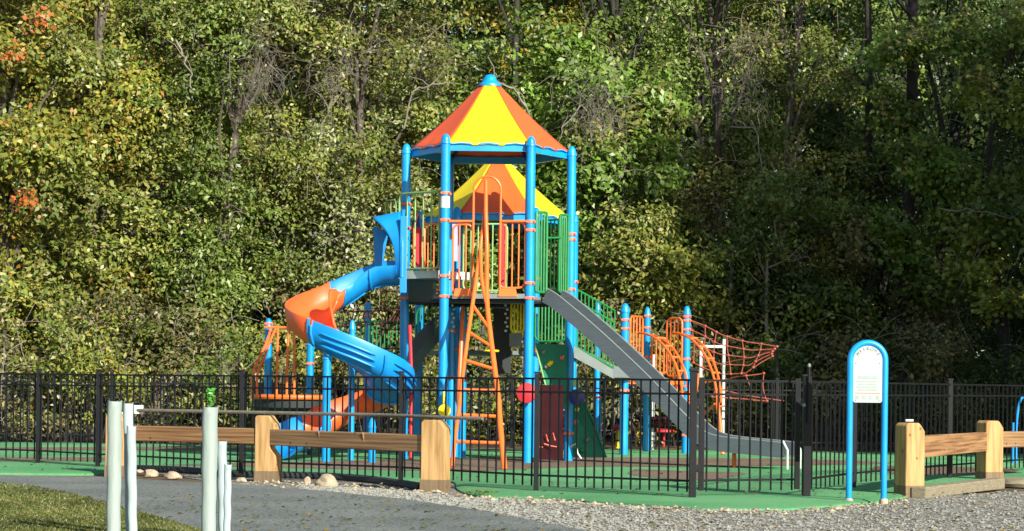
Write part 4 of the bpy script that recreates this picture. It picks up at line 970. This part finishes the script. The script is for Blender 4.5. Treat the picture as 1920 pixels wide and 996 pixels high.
# green ramp with railings at the right
def prail(A, B, h, n_, m='green'):
    A = Vector(A); B = Vector(B); d = B-A; mb = MB(); mb.tube([A, B], .016, 7); mb.tube([A+Vector((0, 0, h)), B+Vector((0, 0, h))], .016, 7)
    o = mb.build('ramp_rail', M[m], parent=play, smooth=True)
    for i in range(n_+1):
        p = A+d*(i/n_); mb = MB(); mb.tube([p, p+Vector((0, 0, h))], .011, 6); mb.build('bar', M[m], parent=o, smooth=True)
prail(pz(1062, 640, 36.6), pz(1150, 690, 37.2), .72, 13); prail(pz(1075, 610, 37.4), pz(1152, 652, 38.0), .6, 11)
mb = MB(); mb.prism([pz(1064, 664, 36.5), pz(1150, 710, 37.1), pz(1150, 694, 37.1), pz(1064, 642, 36.5)], (.02, .04, 0)); mb.prism([pz(1064, 664, 36.5), pz(1150, 708, 37.1), pz(1150, 708, 37.1)+Vector((.4, .8, 0)), pz(1064, 664, 36.5)+Vector((.4, .8, 0))], (0, 0, .03)); mb.build('ramp', M['grey'], parent=play)
# low platform at the right with its posts
for px, py, top, cl_, r in ((1169, 852, 569, (2.17, 2.03, 1.03), .07), (1211, 846, 576, (2.3, 2.1, 1.6), .055), (1285, 850, 574, (2.27, 2.2, 2.05, 1.56, 1.0, .30), .062), (1118, 840, 567, (1.5,), .055), (1120, 842, 735, (.9,), .06)):
    g = G(px, py); post(g.x, g.y, P(px, top, g.y).z, cl_, r)
for x in (1278, 1285):
    pass
gA, gB, gC = G(1169, 852), G(1211, 846), G(1285, 850)
deck('low_deck', [gA, gC, gC+Vector((.1, 1.1, 0)), gB+Vector((0, .4, 0))], P(1200, 712, gA.y).z, .07, 'orange')
panel('guard_rail', pz(1181, 700, 38.2), pz(1204, 700, 38.8), .93, 3, 'orange', .018, .014)
panel('guard_rail', pz(1250, 705, 38.9), pz(1278, 705, 38.6), .95, 3, 'orange', .018, .014)
panel('guard_rail', pz(1222, 700, 39.8), pz(1252, 700, 39.8), .6, 3, 'orange', .016, .012)
for (a0, b0) in (((1197, 624), (1280, 755)), ((1215, 628), (1292, 752)), ((1262, 624), (1345, 762)), ((1280, 628), (1352, 755))):
    xa, ya = a0; xb, yb = b0; pts = []
    for t in np.linspace(0, 1, 14):
        x = xa+(xb-xa)*math.sin(t*math.pi/2)**1.0; y = ya+(yb-ya)*(1-math.cos(t*math.pi/2)); pts.append(P(x, y, 38.5-1.6*t))
    mb = MB(); mb.tube(pts, .02, 8); mb.build('arched_rail', M['orange'], parent=play, smooth=True)
for t in (.25, .4, .55, .7, .85, 1):
    for (xa, ya, xb, yb, w_) in ((1197, 624, 1280, 755, 15), (1262, 624, 1345, 762, 14)):
        x = xa+(xb-xa)*math.sin(t*math.pi/2); y = ya+(yb-ya)*(1-math.cos(t*math.pi/2)); mb = MB(); mb.tube([P(x, y, 38.5-1.6*t), P(x+w_, y, 38.5-1.6*t)], .017, 7); mb.build('rung', M['orange'], parent=play, smooth=True)
mb = MB(); mb.tube([P(1345, 755, 36.9), P(1351, 800, 36.7), P(1355, 852, 36.6)], .034, 9); mb.tube([P(1312, 783, 37.3), P(1340, 758, 36.95)], .02, 7); mb.tube([P(1300, 775, 38), P(1310, 700, 38)], .02, 7); mb.build('arch_leg', M['orange'], parent=play, smooth=True)
for x1, y1, x2, y2 in ((1240, 700, 1262, 760), (1262, 700, 1275, 755), (1312, 720, 1345, 712), (1268, 735, 1292, 735)):
    mb = MB(); mb.tube([P(x1, y1, 38.4), P(x2, y2, 38.2)], .018, 7); mb.build('brace', M['orange'], parent=play, smooth=True)
# climbing boards and the maroon panel
gb = G(1035, 866); bY = 34.0
bd = MB(); bd.prism([pz(1003, 644, bY), pz(1060, 646, bY), pz(1064, 765, bY), pz(1035, 765, bY)], (.02, .05, 0)); bd = bd.build('climbing_board', M['boardgreen'], parent=play)
bd2 = MB(); bd2.prism([pz(1062, 760, 34.4), pz(1094, 750, 34.35), pz(1112, 790, 34.3), pz(1136, 858, 34.3), pz(1062, 858, 34.3)], (.02, .06, 0)); bd2 = bd2.build('climbing_board', M['boardgreen'], parent=play)
mb = MB(); mb.tube([pz(1003, 646, bY-.02), pz(1033, 762, bY-.02)], .013, 6); mb.build('board_edge', M['lime'], parent=bd); mb = MB(); mb.tube([pz(1094, 750, 34.3), pz(1113, 790, 34.25), pz(1137, 858, 34.25)], .012, 6); mb.build('board_edge', M['green'], parent=bd2)
def hold(x, y, Y, m, par, s=.04):
    mb = MB(); c = pz(x, y, Y)
    mb.lathe(c, [(s, 0), (s*1.05, .01), (s*.7, .035), (s*.2, .045)], 7, axis=Vector((random.uniform(-.2, .2), -1, .1))); mb.lathe(c+Vector((s*.7, 0, s*.5)), [(s*.6, 0), (s*.5, .02), (s*.2, .03)], 7, axis=Vector((0, -1, 0))); mb.build('climbing_hold', M[m], parent=par)
for a_ in ((1024, 688, 'grey'), (1032, 681, 'yellow'), (1053, 671, 'collar'), (1029, 684, 'yellow'), (1018, 661, 'grey')): hold(a_[0], a_[1], bY-.01, a_[2], bd, .035)
for a_ in ((1081, 769, 'yellow'), (1079, 792, 'collar'), (1100, 825, 'grey'), (1092, 845, 'green'), (1075, 840, 'green')): hold(a_[0], a_[1], 34.27, a_[2], bd2, .035)
mb = MB(); mb.prism([pz(1007, 862, 33.45), pz(1056, 862, 33.75), pz(1056, 722, 33.75), pz(1007, 722, 33.45)], (-.02, .05, 0)); mp_ = mb.build('play_panel', M['maroon'], parent=play)
mb = MB()
for x1, y1, x2, y2 in ((1024, 815, 1028, 828), (1037, 812, 1041, 826), (1020, 832, 1044, 838), (1012, 838, 1018, 838)): mb.tube([pz(x1, y1, 33.46), pz((x1+x2)/2, (y1+y2)/2+1, 33.5), pz(x2, y2, 33.50)], .008, 5)
mb.build('panel_drawing', M['collar'], parent=mp_)
mb = MB(); mb.tube([pz(1070, 838, 33.8), pz(1080, 832, 33.7), pz(1083, 850, 33.7), pz(1090, 860, 33.7)], .012, 6); mb.build('cord', M['white'], parent=play)
def disc(x, y, Y, r, m, name='play_disc'):
    mb = MB(); mb.lathe(pz(x, y, Y), [(r*.6, -.02), (r*.96, 0), (r, .02), (r*.96, .045), (r*.5, .06), (.01, .065)], 26, axis=Vector((-.15, -1, 0))); return mb.build(name, M[m], parent=play, smooth=True)
disc(988, 737, 33.0, .145, 'red'); disc(1082, 745, 33.9, .12, 'navy'); disc(834, 770, 33.0, .09, 'yellow')
mb = MB(); mb.tube([pz(833, 735, 33.05), pz(833, 765, 33.0)], .022, 8); mb.build('disc_stem', M['yellow'], parent=play, smooth=True)
mb = MB(); mb.box(pz(1080, 718, 33.9), (.09, .05, .13), bev=.01); mb.build('olive_block', M['lime'], parent=play)
mb = MB(); mb.lathe(pz(921, 660, 34.5), [(.11, 0), (.12, .012), (.11, .03)], 16); mb.build('step_disc', M['yellow'], parent=play, smooth=True)
for x, y in ((866, 808), (882, 803), (902, 820), (915, 790)):
    mb = MB(); c = G(x, 846); mb.lathe(Vector((c.x, c.y, P(x, y, c.y).z)), [(.05, 0), (.06, .01), (.05, .03)], 12); mb.build('step_disc', M['yellow' if x < 910 else 'orange'], parent=play, smooth=True)
# warning label on the front left post
mb = MB(); c = pz(831.5, 378, FL.y); mb.lathe((FL.x, FL.y, c.z-.09), [(.0672, 0), (.0672, .16)], 22); mb.build('post_sticker', M['white'], parent=play)

# brown rope net between the slide and the tower
def ropenet(name, pts_top, pts_bot, nv, nh, Y0, Y1, m, parent, sag=0, r=.008):
    mb = MB()
    def at(u, v):
        x = np.interp(u, [q[0] for q in pts_top], [q[1] for q in pts_top]); y = np.interp(u, [q[0] for q in pts_top], [q[2] for q in pts_top])
        xb = np.interp(u, [q[0] for q in pts_bot], [q[1] for q in pts_bot]); yb = np.interp(u, [q[0] for q in pts_bot], [q[2] for q in pts_bot])
        return P(x+(xb-x)*v+4.5*math.sin(v*3.1+u*9), y+(yb-y)*v, Y0+(Y1-Y0)*u)
    for i in range(nv): mb.tube([at(i/(nv-1), v) for v in np.linspace(0, 1, 9)], r, 5)
    for j in range(nh): mb.tube([at(u, j/(nh-1)) for u in np.linspace(0, 1, 13)], r*1.15, 5)
    kn = MB()
    for i in range(nv):
        for j in range(nh): kn.lathe(at(i/(nv-1), j/(nh-1))-Vector((0, 0, .022)), [(.01, 0), (.026, .012), (.026, .032), (.01, .044)], 7)
    mb.add(kn.v, kn.f)
    o = mb.build(name, m, parent=parent, smooth=True) if parent is not None else mb.build(name, m, smooth=True)
    return o, kn
o, kn = ropenet('rope_net', [(0, 640, 585), (1, 758, 582)], [(0, 640, 612), (1, 758, 604)], 14, 2, 36.6, 35.3, M['brope'], play); None
o, kn = ropenet('rope_net', [(0, 712, 510), (1, 758, 510)], [(0, 712, 690), (1, 758, 690)], 4, 6, 35.6, 35.2, M['brope'], play); None
prail(pz(640, 672, 36.8), pz(758, 668, 35.8), .55, 16)
q_ = G(687, 845); post(q_.x, q_.y, P(687, 567, q_.y).z, (2.2,), .055)

# ------------------------------------------------------------------ low orange climbing frame at the left
lf = G(540, 848); frame = thing('climbing_frame', 'low orange and blue climbing frame with a round black deck left of the spiral slide', 'play structure', tuple(lf))
for px, py, top, c_ in ((501, 850, 597, (2.0, 1.72)), (580, 848, 632, (1.4,))):
    g = G(px, py); post(g.x, g.y, P(px, top, g.y).z, c_, .06, parent=frame)
Yl = G(501, 850).y-.15
mb = MB(); mb.tube([pz(496, 614, Yl), pz(556, 614, Yl)], .02, 8); mb.build('top_bar', M['orange'], parent=frame, smooth=True)
for x, x2 in ((521, 519), (541, 538), (552, 552)):
    mb = MB(); mb.tube([pz(x, 614, Yl), pz(x2, 700, Yl), pz(x2-1, 770, Yl)], .019, 8); mb.build('bar', M['orange'], parent=frame, smooth=True)
for off in (0, 9):
    mb = MB(); mb.tube(spline([pz(508+off, 616, Yl), pz(500+off*.6, 642, Yl-.2), pz(486+off, 672, Yl-.5), pz(474+off, 700, Yl-.7), pz(473+off, 745, Yl-.8)], 5), .02, 8); mb.build('arched_rail', M['orange'], parent=frame, smooth=True)
cc = pz(548, 752, Yl); mb = MB(); mb.tube([(cc.x+.58*math.cos(a), cc.y+.58*math.sin(a), cc.z+.06) for a in np.linspace(0, 2*math.pi, 32, endpoint=False)], .04, 8, closed=True); mb.build('deck_ring', M['orange'], parent=frame, smooth=True)
mb = MB(); mb.lathe((cc.x, cc.y, cc.z-.16), [(.40, 0), (.55, .06), (.56, .20), (.1, .22)], 30); mb.build('round_deck', M['dark'], parent=frame, smooth=True)
mb = MB()
for a in (.3, 2.2, 4.0, 5.4): mb.tube([(cc.x+.45*math.cos(a), cc.y+.45*math.sin(a), cc.z-.1), (cc.x+.47*math.cos(a), cc.y+.47*math.sin(a), -.02)], .03, 8)
mb.build('deck_leg', M['dark'], parent=frame)
mb = MB(); c = G(498, 846); mb.box((c.x, c.y, .62), (.36, .3, .95), bev=.02); mb.build('bin', M['dark'], smooth=True, label='dark box shaped litter bin behind the fence left of the climbing frame', category='bin')

# ------------------------------------------------------------------ red rope climber at the right
rc = G(1370, 846); net = thing('rope_climber', 'red rope net climber on white uprights right of the orange arches', 'rope climber', tuple(rc))
Yn = 39.2
o, kn = ropenet('rope_net', [(0, 1293, 600), (.35, 1345, 624), (.7, 1398, 641), (1, 1455, 650)], [(0, 1300, 680), (.4, 1352, 702), (.75, 1400, 700), (1, 1450, 668)], 7, 5, Yn, Yn-.6, M['rope'], net); None
o, kn = ropenet('rope_net', [(0, 1340, 714), (1, 1430, 700)], [(0, 1335, 744), (1, 1440, 752)], 4, 2, Yn+.2, Yn, M['rope'], net); None
mb = MB(); mb.tube([pz(1312, 690, Yn+.6), pz(1420, 668, Yn+.1), pz(1455, 652, Yn-.6)], .009, 5); mb.tube([pz(1340, 728, Yn), pz(1400, 742, Yn-.2), pz(1470, 752, Yn-.4)], .009, 5); mb.build('anchor_rope', M['rope'], parent=net, smooth=True)
for x, t in ((1312, 640), (1355, 636), (1223, 665)):
    mb = MB(); g = G(x, 843); mb.tube([(g.x, g.y, -.01), (g.x, g.y, P(x, t, g.y).z)], .03, 10); mb.build('upright', M['white'], parent=net, smooth=True)
g1_, g2_ = G(1312, 843), G(1355, 843); z_ = P(1335, 650, g1_.y).z
mb = MB(); mb.tube([(g1_.x, g1_.y, z_), (g2_.x, g2_.y, z_)], .026, 8); mb.build('crossbar', M['white'], parent=net, smooth=True)
g3 = G(1455, 842); mb = MB(); mb.tube([(g3.x, g3.y, -.01), (g3.x, g3.y, P(1455, 640, g3.y).z)], .028, 8); mb.build('upright', M['darkbark'], parent=net, smooth=True)

# ------------------------------------------------------------------ small play pieces near the low platform
def stool(x, y, ty, m, lab, w_=.13, stem='yellow'):
    g = G(x, y); z = P(x, ty, g.y).z; root = thing('step_stool', lab, 'stepping stool', tuple(g), 'round stepping stools')
    mb = MB(); mb.lathe((g.x, g.y, 0), [(.045, 0), (.045, z)], 12); mb.build('stem', M[stem], parent=root, smooth=True)
    mb = MB(); mb.lathe((g.x, g.y, z), [(.05, -.01), (w_, .02), (w_*1.05, .05), (w_*.9, .08), (.03, .09)], 18); mb.build('cap', M[m], parent=root, smooth=True)
stool(1159, 841, 806, 'red', 'red capped stepping stool on a yellow stem left of the thick blue platform post')
stool(1221, 840, 822, 'yellow', 'low yellow stepping stool under the brown seat', .06)
stool(1195, 835, 800, 'red', 'small red stepping stool between the two left platform posts', .07)
g = G(1228, 843); zc_ = P(1228, 792, g.y).z; sroot = thing('nest_seat', 'brown bowl shaped nest seat hanging by the low platform', 'swing seat', (g.x, g.y, 0))
mb = MB(); mb.lathe((g.x, g.y, zc_-.1), [(.08, 0), (.24, .04), (.30, .13), (.32, .17), (.29, .17), (.22, .08), (.05, .05)], 26); mb.build('bowl', M['maroon'], parent=sroot, smooth=True)
mb = MB(); mb.tube([(g.x+.31*math.cos(a), g.y+.31*math.sin(a), zc_+.07) for a in np.linspace(0, 6.283, 26, endpoint=False)], .035, 8, closed=True); mb.build('bowl_rim', M['maroon'], parent=sroot, smooth=True)
mb = MB(); mb.tube([(g.x, g.y, 0), (g.x, g.y, zc_-.08)], .03, 8); mb.tube([(g.x-.3, g.y, zc_+.07), (g.x-.2, g.y, zc_+.62)], .01, 5); mb.tube([(g.x+.3, g.y, zc_+.07), (g.x+.2, g.y, zc_+.62)], .01, 5); mb.build('hanger', M['dark'], parent=sroot)
mb = MB(); c = G(1245, 838); mb.lathe((c.x, c.y, P(1245, 812, c.y).z), [(.16, 0), (.2, .02), (.18, .06), (.03, .08)], 20); mb.tube([(c.x, c.y, 0), (c.x, c.y, .25)], .03, 8); mb.build('spinner', M['red'], smooth=True, label='flat red spinning disc low behind the steel slide', category='spinner')
# blue frame at the right edge beyond the fence
c = G(1905, 868); ob = thing('blue_frame', 'slim blue tube frame at the right picture edge behind the fence', 'play structure', tuple(c))
mb = MB(); zt2 = P(1912, 746, c.y).z; mb.tube(spline([(c.x, c.y, 0), (c.x, c.y, zt2*.6), (c.x+.05, c.y, zt2*.95), (c.x+.12, c.y, zt2), (c.x+.19, c.y, zt2*.95), (c.x+.22, c.y, 0)], 5), .022, 10); mb.build('tube_arch', M['slideblue'], parent=ob, smooth=True)
mb = MB(); mb.tube([(c.x-.06, c.y-.05, 0), (c.x-.06, c.y-.05, zt2*.62)], .018, 8); mb.build('upright', M['slideblue'], parent=ob, smooth=True)
